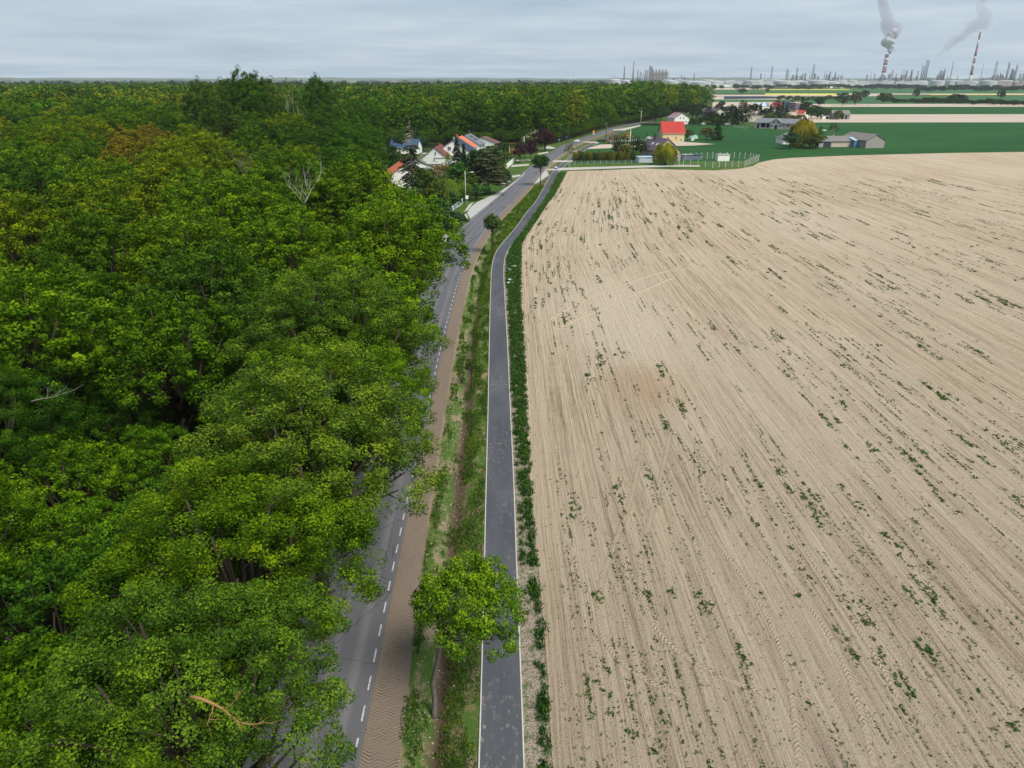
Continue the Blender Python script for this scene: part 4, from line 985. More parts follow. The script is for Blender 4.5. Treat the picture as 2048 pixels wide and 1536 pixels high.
def strips():
    rng = np.random.default_rng(22)
    # tall weeds between the path and the field: clumps of upright leaves
    n = 5200; y = 17 + 262 * rng.random(n) ** 1.35; l = np.interp(y, YS, PR) + .2; r = np.maximum(np.interp(y, YF, FE), l + .9) + .15
    near = np.clip((80 - y) / 45, 0, 1); k = np.where(rng.random(n) < near * .88, rng.normal(.64, .085, n), rng.uniform(.1, 1.0, n)); x = l + np.clip(k, .03, 1.1) * (r - l)
    nz = np.array([mnoise.noise(Vector((a * 1.2, b * .5, 2))) + .6 * mnoise.noise(Vector((a * 4, b * 2, 6))) for a, b in zip(x, y)])
    ok = nz > -.60 + .72 * near * (np.abs(k - .66) < .25) + .95 * near * (np.abs(k - .66) >= .25); x, y, nz = x[ok], y[ok], nz[ok]
    m = 30; R0 = (.10 + .19 * rng.random(len(x)) ** 2.5 + .0011 * y) * (1 + .3 * nz); n = len(x) * m
    o = rng.normal(0, .5, (n, 3)); o[:, 2] = np.abs(o[:, 2]) * 1.3; o[:, 1] *= 1.35; RR0 = np.repeat(R0, m)
    p = np.stack([np.repeat(x, m), np.repeat(y, m), np.full(n, .03)], 1) + o * RR0[:, None]
    stuff_quads('tall_weeds', p, unit(o + rng.normal(0, .5, (n, 3)) + [0, 0, .5]), .10 + RR0 * .34, np.clip(.1 + .35 * o[:, 2] + np.repeat(rng.normal(.1, .14, len(x)), m) + rng.normal(0, .15, n), 0, 1), (.036, .100, .020), 'dense dark green weeds filling the strip between path and field', .42)
    # grass of the verge
    n = 150000; y = 17 + 230 * rng.random(n) ** 1.5; l = np.interp(y, YS, RR) + 1.95; r = np.interp(y, YS, PL) - .12; k = rng.random(n); x = l + (r - l) * k
    nz = np.array([mnoise.noise(Vector((a * .9, b * .28, 7))) + .5 * mnoise.noise(Vector((a * 3.1, b * 1.6, 1))) for a, b in zip(x, y)])
    bias = np.where(k > .52, -.17, .06) + np.where(np.abs(k - .33) < .13, .16, 0) - np.clip((y - 120) / 200, 0, .4)
    ok = nz > bias; x, y, nz, k = x[ok], y[ok], nz[ok], k[ok]; m = len(x)
    dz = -.5 * np.clip((y - 2) / 10, 0, 1) * np.clip((165 - y) / 25, 0, 1) * np.exp(-(((x - np.interp(y, YS, RR)) - .60 * (np.interp(y, YS, PL) - np.interp(y, YS, RR))) / .9) ** 2)
    h = rng.uniform(.02, .16, m)
    stuff_quads('grass', np.stack([x, y, dz + h], 1), unit(rng.normal(0, .7, (m, 3)) + [0, 0, .8]), np.full(m, .14) + .0008 * y, np.clip(.4 + rng.normal(0, .2, m) + .3 * (nz < .12), 0, 1), (.060, .125, .018), 'ragged green grass tufts on the verge between road and path', .35)
strips()

def stones():
    rng = np.random.default_rng(41); mb = MB()
    for _ in range(1500):
        y = 18 + 70 * rng.random() ** 1.4; l = cx(RR, y); w = cx(PL, y) - l; k = rng.choice([rng.normal(.50, .07), rng.uniform(.3, .98)], p=[.75, .25]); x = l + k * w
        z = -.55 * min(1, max(0, (y - 2) / 10)) * math.exp(-((k * w - .60 * w) / .9) ** 2); r = rng.uniform(.02, .065)
        v = [(x + r * a * rng.uniform(.7, 1.3), y + r * b * rng.uniform(.7, 1.3), z + r * c * .8) for a, b, c in ((1,0,0),(0,1,0),(-1,0,0),(0,-1,0),(0,0,1),(0,0,-1))]
        mb.add(v, [(0,1,4),(1,2,4),(2,3,4),(3,0,4),(1,0,5),(2,1,5),(3,2,5),(0,3,5)])
    o = mb.build('stones', simple('stone', (.42, .37, .31), .9, .4, 1)); tag(o, 'scattered pale stones and clods in and beside the ditch', 'stones', None, 'stuff')
stones()

# ------------------------------------------------------------------ buildings
def wallmat(name, col, var=.08, scale=1.2): return simple(name, col, .9, var, scale, .01)
WW = wallmat('white_render', (.78, .78, .75)); CRW = wallmat('cream_render', (.66, .60, .46)); YW = wallmat('yellow_render', (.62, .50, .27)); PW = wallmat('pink_render', (.55, .42, .38))
BEI = wallmat('beige_block', (.52, .47, .38), .15); GRB = wallmat('grey_block', (.42, .39, .37), .18, 2.5); OLD = wallmat('old_plank', (.30, .28, .26), .35, 3.0); SIL = wallmat('silicate_brick', (.50, .43, .35), .22, 2)
RB = roofmat('dark_blue_roof', (.045, .065, .10)); RM = roofmat('maroon_roof', (.20, .075, .075)); RR_ = roofmat('red_roof', (.47, .06, .05)); RO = roofmat('orange_roof', (.62, .20, .11)); RG = roofmat('grey_sheet_roof', (.21, .22, .24), 's'); RE = roofmat('old_grey_roof', (.235, .22, .205), 's')
RP = roofmat('purple_grey_roof', (.13, .105, .135)); RPI = roofmat('pink_roof', (.36, .25, .28)); RBR = roofmat('brown_roof', (.20, .10, .095)); RN = roofmat('navy_roof', (.025, .05, .09)); RBL = roofmat('blue_sheet_roof', (.05, .10, .17), 's'); RLB = simple('pale_blue_sheet', (.38, .52, .64), .5, .08, 1)
FRM = simple('window_frame_white', (.75, .75, .74), .5, .04); BRICK = simple('brick_red', (.42, .11, .06), .9, .25, 8); BLK = simple('black_opening', (.012, .012, .016), .8); BLUEW = wallmat('blue_sheet_wall', (.13, .22, .34), .15, 2); DKW = wallmat('dark_plank', (.06, .07, .075), .3, 3)
def window(root, face, W, L, off, z, w, h, door=False, mat=None, sill=True):
    """face f(ront) b(ack) l r; off along the wall; flush frame 3 cm proud, pane as a sub-part"""
    if face in 'fb': c = (off, (-.02 if face == 'f' else L + .02), z); r = 0
    else: c = ((W / 2 + .02) * (1 if face == 'r' else -1), off, z); r = math.pi / 2
    fr = MB(); ca, sa = math.cos(r), math.sin(r)
    def bx(mb, dx, dz, sx, sz, dep):
        mb.box((c[0] + dx * ca, c[1] + dx * sa, c[2] + dz), (sx, dep, sz), r)
    if door or mat is BLK:
        bx(fr, 0, 0, w, h, .07); fr.build('door' if door else 'window', mat or GREY, root); return
    b = .09
    bx(fr, 0, h / 2 - b / 2, w, b, .09); bx(fr, 0, -h / 2 + b / 2, w, b, .09); bx(fr, -w / 2 + b / 2, 0, b, h - 2 * b, .09); bx(fr, w / 2 - b / 2, 0, b, h - 2 * b, .09)
    if w > .8: bx(fr, 0, 0, b * .8, h - 2 * b, .085)
    o = fr.build('window', mat or FRM, root); g = MB(); bx(g, 0, 0, w - 2 * b, h - 2 * b, .05); g.build('pane', GLASS, o)
    if sill:
        s = MB(); bx(s, 0, -h / 2 - .04, w + .2, .06, .22); s.build('sill', CONC, o)
def house(ra, rb, hr, hw, W, wall, roof, label, cat='house', name='house', wins=(), chim=(), over=.45, eave=None, solar=False, sky=0, gable=None, hd=None, L=None, lower=None, hip=0.0, trim=True, asym=0.0):
    a, b = P(*ra, hr), P(*rb, hr); d = Vector((b.x - a.x, b.y - a.y, 0))
    if L is None: L = max(4.0, d.length)
    ang = math.atan2(d.x, d.y) if hd is None else R_(hd)
    root = empty(name, (a.x, a.y, 0), -ang); tag(root, label, cat)
    k = (hr - hw) / (W / 2)
    wl = MB(); wl.extrude([(-W/2, -.3), (W/2, -.3), (W/2, hw)] + ([] if hip else [(0, hr - .12)]) + [(-W/2, hw)], 0, L); wl.build('wall', wall, root)
    if lower:
        lo = MB(); h2 = hw * .55; lo.extrude([(-W/2 - .03, -.2), (W/2 + .03, -.2), (W/2 + .03, h2), (-W/2 - .03, h2)], -.03, L + .03); lo.build('plinth', lower, root)
    t = .16; e = over; y0, y1 = -over, L + over
    rf = MB()
    xe = W / 2 + e; ze = hr - k * xe
    hp = hip * W * .5
    for s in (-1, 1):
        p = [(0, y0 + hp, hr + .06), (s * xe, y0, ze + .06), (s * xe, y1, ze + .06), (0, y1 - hp, hr + .06)]
        q = [(x, y, z - t) for x, y, z in p]
        f = [(0, 1, 2, 3), (7, 6, 5, 4), (0, 4, 5, 1), (1, 5, 6, 2), (2, 6, 7, 3), (3, 7, 4, 0)]
        rf.add(p + q, [x if s < 0 else x[::-1] for x in f])
    if hip:
        for yy, yh in ((y0, y0 + hp), (y1, y1 - hp)): rf.add([(-xe, yy, ze + .05), (xe, yy, ze + .05), (0, yh, hr + .05)], [(0, 1, 2)])
    ro = rf.build('roof', roof, root)
    if trim:
        g = MB()
        for s in (-1, 1): g.tube([(s * (xe + .07), y0, ze - .02), (s * (xe + .07), y1, ze - .02)], .08, 6)
        g.build('gutter', DARK if roof in (RB, RN, RG, RM, RP) else GREY, root)
    for cx_, cy_, hh, m in chim:
        c = MB(); zc = hr - k * abs(cx_); c.box((cx_, cy_, zc + hh / 2 - .3), (.75, .75, hh + .6)); c.box((cx_, cy_, zc + hh + .04), (.9, .9, .1)); c.build('chimney', m, ro)
    for i in range(sky):
        s_ = MB(); x = -W * .27; y = L * (.3 + .3 * i); s_.box((x, y, hr - k * abs(x) + .10), (1.25, .75, .08), 0, ('Y', -math.atan(k))); s_.build('skylight', WHITE, ro)
    if solar:
        s_ = MB(); x = W * .2
        for i in range(4):
            for j in range(2): s_.box((x + (j - .5) * 1.75, L * .25 + i * 1.45, hr - k * (x + (j - .5) * 1.75) + .14), (1.6, 1.35, .05), 0, ('Y', math.atan(k)))
        s_.build('solar_panel', simple('solar_cells', (.012, .016, .03), .25), ro)
    for w in wins: window(root, w[0], W, L, *w[1:])
    return root
def wn(face, *offs, z=1.6, w=1.1, h=1.3): return [(face, o, z, w, h) for o in offs]
def dr(face, off, w=1.0, h=2.1, mat=None): return [(face, off, h / 2, w, h, True, mat)]
# village left of the road
house((906, 280), (917, 275.4), 9.5, 5.6, 12.6, WW, RB, 'white two-storey gabled house with a dark blue roof, biggest of the village row', chim=[(-1.2, 9, 1.1, GREY)],
      wins=wn('f', -1.6, z=6.3, w=1.5, h=1.5) + wn('f', 3.6, z=3.9, w=1.0, h=1.9) + wn('r', 1.8, 4.2, 6.6, z=4.3, w=.7, h=2.4) + wn('r', 3, z=1.2, w=.8, h=1.2), lower=None)
house((869, 294), (883, 288.8), 7.4, 3.6, 9.8, WW, RM, 'white gabled house with a maroon tiled roof and orange chimney', chim=[(.5, 7, 1.0, BRICK)], wins=wn('f', .2, z=5.0, w=.7, h=1.3) + wn('r', 3, 7, z=1.7))
house((911, 276.3), (924, 271.2), 9.4, 5.4, 12.5, WW, RO, 'white house with an orange-red roof behind the dark blue roofed one', chim=[(-.3, 5, 1.2, BRICK)], wins=wn('r', 3, 7, z=4.1), sky=0)
house((930.5, 270.2), (941, 266.8), 9.4, 5.6, 12.5, WW, RG, 'white house with a grey roof carrying solar panels', chim=[(0, 8, 1.4, DARK)], solar=True, wins=wn('r', 2.2, 5.4, 8.6, z=4.0, w=1.6, h=1.9) + wn('f', 3.2, z=3.8))
house((964, 273.8), (971, 272.2), 7.0, 3.9, 17.5, WW, RBR, 'low white house with a wide brown roof at the end of the village row', chim=[(-1.5, 3, 1.2, DARK)], wins=wn('f', 2.5, 6.5, z=1.7, w=1.5) + dr('f', -1.2, 2.3, 3.2, RBR) + wn('r', 4, z=1.7))
house((806, 331), (792, 314), 6.8, 3.6, 10.5, WW, RO, 'white house with a pale orange roof half hidden behind the sparse larch', chim=[(.4, 9, 1.1, BRICK)], wins=wn('r', 3, 6, z=1.6), L=13)
house((838, 322), (826, 309), 4.8, 2.9, 10, WW, RG, 'low outbuilding with grey slate roof behind the larch', trim=True, wins=wn('r', 3, z=1.5), L=10)
house((838, 278), (808, 278), 6.2, 3.0, 11, WW, RBL, 'blue-roofed house at the far left of the clearing below the wood', wins=wn('l', 3, 8, z=1.6), L=12.5, hd=-84)
def flat(pa, w, d, h, hd, wall, roofm, label, cat='building', name='outbuilding', wins=(), par=True, slope=0.0):
    """flat-roofed block: pa = pixel of the near face's centre at the ground"""
    a = P(*pa); root = empty(name, (a.x, a.y, 0), -R_(hd)); tag(root, label, cat)
    b = MB(); b.extrude([(-w/2, -.2), (w/2, -.2), (w/2, h), (-w/2, h)], 0, d); b.build('wall', wall, root)
    r = MB(); p = [(-w/2 - .2, -.25, h + .02), (w/2 + .2, -.25, h + .02), (w/2 + .2, d + .2, h + .02 + slope), (-w/2 - .2, d + .2, h + .02 + slope)]
    r.add(p + [(x, y, z + .14) for x, y, z in p], [(3,2,1,0),(4,5,6,7),(0,1,5,4),(1,2,6,5),(2,3,7,6),(3,0,4,7)]); r.build('roof', roofm, root)
    for q in wins: window(root, q[0], w, d, *q[1:])
    return root
flat((889, 334), 7.5, 6, 3.4, 6, WW, CONC, 'flat-roofed white annex in front of the maroon-roofed house', wins=wn('f', -3.1, z=1.6))
flat((857, 331), 5.5, 5.5, 4.2, 6, BEI, GREY, 'square beige annex with a doorway left of the white annex', wins=dr('f', 1.6, 1.6, 2.4, BLK))
flat((858, 349), 8.5, 6.5, 3.6, 6, BEI, CONC, 'low beige flat-roofed block below the village houses')
flat((857, 364), 8.5, 4.0, 2.7, 6, WW, RG, 'white shed with a grey lean-to roof under the beige block', wins=wn('f', -2.5, z=1.5), slope=1.3)
flat((970, 301), 7.0, 6.0, 2.7, 6, WW, RN, 'white porch with a dark flat roof before the brown-roofed house')
# houses right of the road
house((1337, 277.6), (1311, 273), 8.3, 3.8, 11.6, PW, RP, 'pink house with a purple-grey roof, tall chimney and two skylights', chim=[(-1.2, 9.5, 2.2, simple('dark_brick', (.07, .05, .07), .8))], sky=2, hd=-18, L=13, wins=wn('l', 4.0, 6.6, z=1.7, w=.9) + dr('l', 2.0, 1.3, 2.1, RM) + wn('f', -1.5, 2, z=4.8))
house((1366.5, 243), (1325, 243), 10.1, 4.7, 12.4, YW, RR_, 'cream house with a bright red steep roof standing in the green crop', hd=-90, L=12, wins=wn('l', 4.5, z=1.9, w=.9, h=1.9) + wn('b', -1.5, 1.6, z=6.2, w=.8) + wn('l', 9.0, z=1.9) + wn('l', 1.8, z=1.0, w=1.2, h=.9))
house((1364.7, 226), (1350, 224.6), 8.0, 4.6, 12, WW, RPI, 'white gabled house with a pinkish roof under the wood edge', chim=[(-1, 8, .9, BRICK), (3.2, 1.0, .6, BRICK)], hd=-13, L=13, wins=wn('f', -1.2, 1.4, z=4.6, w=.9) + wn('f', 3.6, z=1.7) + wn('l', 4, 8, z=1.6))
house((1441, 217.8), (1428, 216.3), 8.4, 4.8, 13, CRW, RP, 'cream house with a grey roof, the nearer of the two under the wood corner', wins=wn('f', -1.5, 1.7, z=5.4, w=1.2, h=1.7) + wn('l', 4, 8, z=2), hd=-15, L=13)
house((1424, 216.6), (1412, 215.4), 8.0, 5.0, 10.5, CRW, RP, 'cream house with a grey roof, the left one of the two under the wood corner', wins=wn('f', -3.2, -1, z=3.4) + wn('l', 3, 7, z=2), hd=-15, L=13)
# long barn with cross gable
bn = house((1600, 238), (1516.7, 235.6), 6.6, 3.9, 12, GRB, RG, 'long grey barn with a central cross gable and dark garage doors', 'barn', 'barn', over=.5,
   wins=[('l', 22.5, 2.4, 3.0, 3.2, True, BLK), ('l', 26.0, 1.5, 1.6, 2.6, True, BLK), ('l', 19.0, 2.4, 2.6, 3.2, True, BLK), ('l', 9.5, 2.2, 1.8, .7, False, BLK), ('l', 5.5, 2.2, 1.6, .7, False, BLK), ('l', 2.5, 2.2, 1.2, .7, False, BLK)])
_h = MB(); _h.extrude([(-4.1, -.3), (4.1, -.3), (4.1, 3.9), (0, 6.5), (-4.1, 3.9)], -1.0, 6.0); _o = _h.build('cross_gable_wall', GRB, bn); _o.location = (-6.0, 13.6, 0); _o.rotation_euler = (0, 0, -math.pi / 2)
_r = MB()
for s in (-1, 1):
    pr = [(0, -1.4, 6.75), (s * 4.7, -1.4, 3.72), (s * 4.7, 6.4, 3.72), (0, 6.4, 6.75)]; _r.add(pr + [(x, y, z - .15) for x, y, z in pr], [(0,1,2,3),(7,6,5,4),(0,4,5,1),(1,5,6,2),(2,6,7,3),(3,7,4,0)])
_ro = _r.build('cross_gable_roof', RG, bn); _ro.location = _o.location; _ro.rotation_euler = _o.rotation_euler
_w = MB()
for x, z, w, h in ((-1.5, 4.3, 1.1, .8), (1.5, 4.3, 1.1, .8), (-2.8, 2.0, 1.3, .8), (2.9, 2.0, 1.3, .8), (.2, 1.3, 1.8, 2.6)): _w.box((x, -1.03, z), (w, .07, h))
_wo = _w.build('door', BLK, _o)
flat((1503, 243), 15, 7, 4.2, 100 - 90, CRW, RG, 'low cream building behind the left end of the long barn', wins=wn('f', -4, 0, 4, z=2))
house((1561, 265.5), (1581, 266.5), 5.4, 2.8, 9, WW, RE, 'white cottage with an old grey hipped roof beside the golden willow', hip=.7, wins=wn('r', 3, 7, z=1.6, w=1.0), hd=84, L=11)
house((1627, 251), (1610, 251), 8.0, 4.4, 10.5, YW, RO, 'yellow farmhouse with an orange-red half-hipped roof behind the willow', hip=.5, chim=[(0, 9, .9, BRICK)], hd=-88, L=11, wins=wn('l', 2, 5.5, z=2.6, w=1.1, h=1.7))
flat((1648, 295.5), 6.2, 5.5, 2.9, 4, DKW, RG, 'small dark plank shed with a sheet roof left of the long old barn', 'shed', 'shed', slope=.9, wins=[('f', -1.6, 1.3, 2.0, 2.2, True, GREY)])
house((1653.4, 272), (1706, 271), 4.9, 3.0, 11.5, SIL, RE, 'long low barn of pale sand-lime brick with an old grey roof', 'barn', 'barn', hd=84, L=13.5, gable=WW, chim=[(-1, 4, .7, GRB)], wins=[('f', .3, 3.4, .5, 1.4, False, BLK)])
flat((1720, 294.5), 6.8, 6.0, 3.2, -6, BLUEW, RLB, 'blue sheet-metal shed with a pale blue roof between the two old barns', 'shed', 'shed', slope=1.0)
house((1754, 268.5), (1700, 262.8), 6.5, 3.9, 10.5, OLD, RE, 'big weathered grey barn with a patched roof at the right end of the farm', 'barn', 'barn', hd=-13, L=20)
house((1698, 220.6), (1670, 219.6), 7.0, 4.2, 10.5, OLD, RE, 'lone old grey barn at the edge of the bare field behind the hamlet', 'barn', 'barn', hd=-84, L=14, wins=[('l', 3, 1.6, 1.6, 2.6, True, BLK), ('l', 6, 1.5, 2.2, 2.2, True, BLK)])
flat((1651, 238), 6, 5, 2.6, 0, WW, RM, 'small white shed with a dark red roof beside the lone grey barn', 'shed', 'shed', wins=[('f', 1.2, 1.1, 2.2, 2.0, True, BLK)])
house((1546, 205), (1558, 205), 9.2, 4.8, 12, WW, RR_, 'house with a red roof among the dark trees of the hamlet', hd=88, L=8)
house((1561, 203.5), (1579, 203.6), 9.8, 4.0, 12, WW, RN, 'white house with a big navy roof next to the red-roofed one', hd=80, L=10, wins=wn('f', -1, z=6.2) + wn('f', 1, z=2.5))
house((1578, 206.2), (1597, 206.8), 8.8, 4.2, 11, CRW, RP, 'cream gabled house with a purple-grey roof at the right of the hamlet', hd=96, L=11, wins=wn('b', 0, z=5))
house((1598, 220), (1602, 223), 5.5, 3, 7, CRW, RR_, 'small red-roofed lean-to below the cream gabled house', 'shed', 'shed', hd=130, L=6)
flat((1607, 238.5), 7.5, 6, 3.6, -6, WW, CONC, 'white flat-roofed garage right of the brown-green tree', 'garage', 'garage', wins=[('f', 1.6, 1.2, .8, 2.0, True, BLK)])
house((1495, 207), (1501, 206), 7.5, 4.6, 9, PW, RE, 'grey-roofed house with pink walls at the left end of the hamlet', hd=-10, L=9)
house((1514, 206), (1522, 205.8), 7.4, 4.6, 9, WW, RLB, 'pale blue-roofed house in the middle of the hamlet', hd=86, L=9)
house((1526, 206.5), (1532, 206.3), 6.8, 4.0, 8, WW, RG, 'small grey-roofed house right of the pale blue roof', hd=86, L=6)
# corrugated garage
gm = NT('corrugated_sheet'); _w = gm.n('ShaderNodeTexWave', wave_type='BANDS', bands_direction='X'); _w.inputs['Scale'].default_value = 1.3; gm.l(gm.obj(), _w.inputs['Vector'])
gm.color(gm.ramp(_w.outputs['Fac'], [(0, (.38, .43, .47)), (1, (.62, .68, .72))])); gm.bump(_w.outputs['Fac'], .05); gm.rough(.5)
flat((1292, 325.5), 6.0, 5.0, 2.1, -6, gm.m, RLB, 'pale corrugated metal garage at the end of the thuja row', 'garage', 'garage', wins=[('f', -1.4, 1.0, 2.2, 1.9, True, gm.m)])
flat((1447, 322), 5.0, 3.0, 2.5, -4, WW, CONC, 'white equipment cabin inside the fenced compound', 'cabin', 'cabin')
flat((1375, 320), 4.4, 2.4, 2.1, -6, simple('dark_container', (.13, .15, .19), .6, .2), GREY, 'dark grey container in the yard left of the compound', 'container', 'container')
flat((1394, 319), 3.6, 2.4, 1.9, 8, simple('blue_grey_container', (.16, .19, .25), .6, .2), DARK, 'blue-grey container right of the dark grey one', 'container', 'container')
# fenced compound
def fence(name, label, pix, step, h, post, bent=False, mesh=None, rails=2, pw=.12, closed=False, panel=None):
    pts_ = [P(*q) for q in pix]; 
    if closed: pts_.append(pts_[0])
    root = empty(name, pts_[0]); tag(root, label, 'fence'); o0 = pts_[0]; n = 0; rl = MB(); nt_ = MB()
    for a, b in zip(pts_, pts_[1:]):
        d = b - a; k = max(1, round(d.length / step)); u = d.normalized(); ou = Vector((u.y, -u.x, 0))
        for i in range(k):
            q = a + d * i / k - o0
            if n < 100:
                mb = MB(); mb.box((q.x, q.y, h / 2 - .1), (pw, pw, h + .2), math.atan2(u.y, u.x))
                if bent: mb.tube([(q.x, q.y, h - .02), (q.x + ou.x * .38, q.y + ou.y * .38, h + .42)], pw * .55, 5)
                mb.build('post', post, root); n += 1
        a2, b2 = a - o0, b - o0
        for j in range(rails):
            z = h * (.15 + .8 * j / max(1, rails - 1)) if rails > 1 else h * .9
            rl.tube([(a2.x, a2.y, z), (b2.x, b2.y, z)], .022 if not panel else .05, 4)
        if panel:
            m = int(d.length / panel)
            for i in range(m): q = a2 + d * (i + .5) / m; nt_.box((q.x, q.y, h * .52), (panel * .55, .03, h * .86), math.atan2(u.y, u.x))
    if rails: rl.build('rail', post if panel else GREY, root)
    if panel: nt_.build('picket_panel', mesh or WHITE, root)
    return root
fence('compound_fence', 'ring fence of white concrete posts with bent tops round the cabin', [(1350,330),(1366,333),(1425,335.6),(1489,334),(1516.5,322.5),(1500,319),(1468,317),(1425,317),(1392,318.5),(1360,321)], 2.75, 2.3, simple('white_concrete', (.66, .66, .63), .8), True, closed=True, rails=5)
fence('wire_fence', 'low wire fence with grey posts in front of the thuja row', [(1140,331),(1150,329.5),(1275,327)], 2.6, 1.5, CONC, rails=4)
fence('picket_fence', 'white and teal garden fence beside the red brick gate posts', [(895.5,432.5),(908,421),(926,407)], 2.4, 1.5, WHITE, panel=.24, mesh=simple('teal_white', (.36, .48, .50), .6, .3, 1))
fence('picket_fence', 'white garden fence with tall pillars along the upper drive', [(1012,339),(1018,333),(1029,323)], 2.2, 1.7, WHITE, panel=.3, pw=.4)
fence('picket_fence', 'white panel fence behind the slim thujas', [(1216,285.2),(1262,284.2),(1294,283)], 3.2, 1.3, WHITE, panel=1.2)
fence('wooden_fence', 'pale post fence at the left end of the long barn', [(1466,253),(1480,256),(1497,259)], 2.5, 1.5, CONC, rails=2)
for i, (px, py, h) in enumerate([(882.3, 438.5, 1.7), (887.5, 437.5, 1.8), (893.2, 434.5, 2.0)]):
    q = P(px, py); g = MB(); g.box((0, 0, h / 2), (.55, .55, h)); o = g.build('gate_post', BRICK); o.location = q
    tag(o, ('leftmost red brick gate post by the lower driveway', 'middle red brick gate post by the lower driveway', 'tallest red brick gate post, where the garden fence starts')[i], 'gate post')
    c = MB(); c.box((0, 0, h + .05), (.7, .7, .1)); c.build('cap', CONC, o)
g = MB(); g.box((0, 0, .85), (.06, .9, 1.5)); o = g.build('gate_leaf', simple('brown_steel', (.12, .045, .03), .7)); o.location = P(890.4, 436.4); o.rotation_euler = (0, 0, R_(-60)); tag(o, 'dark red solid gate leaf between the brick posts', 'gate')

# ------------------------------------------------------------------ street furniture
def lamp(px, py, h, label, arm=1, colm=CONC, hd=0, lantern=True, r=.14, name='street_lamp', cross=False):
    q = P(px, py); e = empty(name, q, -R_(hd)); tag(e, label, 'street lamp' if lantern else 'pole')
    m = MB(); m.tube([(0, 0, -.2), (0, 0, h)], [r * 1.15, r * .7], 8); m.build('pole', colm, e, True)
    if lantern:
        a = MB(); a.tube([(0, 0, h - .9), (arm * .8, 0, h - .35), (arm * 1.7, 0, h - .25)], .05, 6); ao = a.build('arm', GREY, e, True)
        l = MB(); l.box((arm * 2.0, 0, h - .24), (.75, .26, .16)); l.box((arm * 2.0, 0, h - .34), (.55, .2, .06)); l.build('lantern', WHITE, ao)
    if cross:
        c = MB(); c.box((0, 0, h - .3), (1.4, .1, .12))
        for k in (-.6, 0, .6): c.tube([(k, 0, h - .25), (k, 0, h - .02)], .05, 6)
        c.build('crossarm', GREY, e)
    return e
lamp(931.5, 406, 8.6, 'old concrete lamp post with a short arm beside the bus bay', 1)
lamp(1048, 307, 7.6, 'slim pale lamp post at the upper drives of the village', 1, WHITE)
lamp(1019, 326, 6.6, 'plain pale pole behind the white garden fence', 1, CONC, lantern=False, name='utility_pole')
lamp(1211.7, 279, 9.0, 'dark pole between road and cycle path near the orange frame', 1, DARK, lantern=False, r=.2, name='utility_pole', cross=True)
lamp(1259.5, 297, 9.0, 'tall white concrete pole on the bare field strip', 1, WHITE, lantern=False, name='utility_pole')
lamp(1281.5, 247, 9.3, 'white lamp post at the far bend of the road', -1, WHITE)
lamp(1512, 258, 6.5, 'thin pole in front of the left end of the long barn', 1, CONC, lantern=False, r=.09, name='utility_pole')
for px, py, h, l in ((1616.5, 193, 18, 'thin dark power pole in the far fields behind the hamlet'), (1736.5, 213, 6, 'short power pole in the far bare strip'), (1648.5, 212, 8, 'short pole beside the lone dark round tree'), (1462, 190.5, 14, 'slim pole standing on the distant meadow'), (1472, 204, 12, 'slim pole on the bare strip before the hamlet'), (1861, 193, 16, 'far power pole among the right-hand hedges')):
    lamp(px, py, h, l, lantern=False, colm=DARK, r=.14, name='utility_pole')
# signs
def sign(px, py, h, plates, label, post=GREY, hd=0, cat='sign', name='road_sign'):
    q = P(px, py); e = empty(name, q, -R_(hd)); tag(e, label, cat)
    m = MB(); m.tube([(0, 0, -.1), (0, 0, h)], .045, 6); m.build('post', post, e)
    for (w, hh, z, mm, kind) in plates:
        b = MB()
        if kind == 'diamond':
            r = w / 2; pr = [(0, z - r), (r, z), (0, z + r), (-r, z)]; b.extrude(pr, -.09, -.05)
        elif kind == 'round':
            b.extrude([(w / 2 * math.cos(a * math.pi / 10), z + w / 2 * math.sin(a * math.pi / 10)) for a in range(20)], -.09, -.05)
        else: b.box((0, -.07, z), (w, .04, hh))
        b.build('plate', mm, e)
    return e
BLUE = simple('sign_blue', (.02, .13, .42), .5, .03); ORG = simple('sign_orange', (.85, .30, .02), .5, .04); RED = simple('sign_red', (.55, .03, .03), .5, .04); SGR = simple('sign_green', (.05, .45, .30), .5)
sign(1111.5, 349.5, 3.0, [(1.1, 1.15, 2.45, BLUE, ''), (.85, .55, 2.62, WHITE, 'x')], 'blue and white bus stop sign beside the cycle path', hd=4)
for o in [o for o in bpy.data.objects if o.name.startswith('plate')][-1:]: o.location.y = -.045
sign(934.2, 410, 2.6, [(.75, .95, 2.1, WHITE, '')], 'white information board on a post at the bus bay', cat='sign')
g = MB(); g.box((0, 0, .9), (.55, .4, .7)); g.box((0, 0, .25), (.12, .12, .6)); o = g.build('letter_box', RED); o.location = P(931.8, 400); tag(o, 'small red box behind the concrete lamp post', 'box')
q = P(953.6, 384); g = MB(); g.tube([(0, 0, 0), (0, 0, 1.1)], .1, 8); g.tube([(0, 0, 1.1), (0, 0, 1.5)], [.26, .2], 10); o = g.build('garden_ornament', simple('orange_clay', (.55, .20, .08), .8)); o.location = q; tag(o, 'orange clay-coloured ornament on a stub at the verge of the fir', 'ornament')
sign(900.5, 395, 2.6, [(.65, .5, 2.35, WHITE, ''), (.3, .5, 2.36, RED, 'x')], 'small red and white banner on a thin pole in the garden', name='banner', cat='banner')
for o in [o for o in bpy.data.objects if o.name.startswith('plate')][-1:]: o.location.y = -.045; o.location.x = -.2
sign(1187, 270.5, 2.9, [(1.5, 1, 2.25, ORG, 'diamond'), (.75, .95, 1.0, WHITE, '')], 'orange diamond board over a white plate at the road edge beyond the car', cat='sign')
sign(1118.3, 288, 2.4, [(.8, .6, 2.1, SGR, '')], 'small green sign in front of the dark wood edge')
sign(1133, 283, 2.8, [(1.1, .5, 2.5, BLUE, '')], 'small blue sign at the foot of the wood')
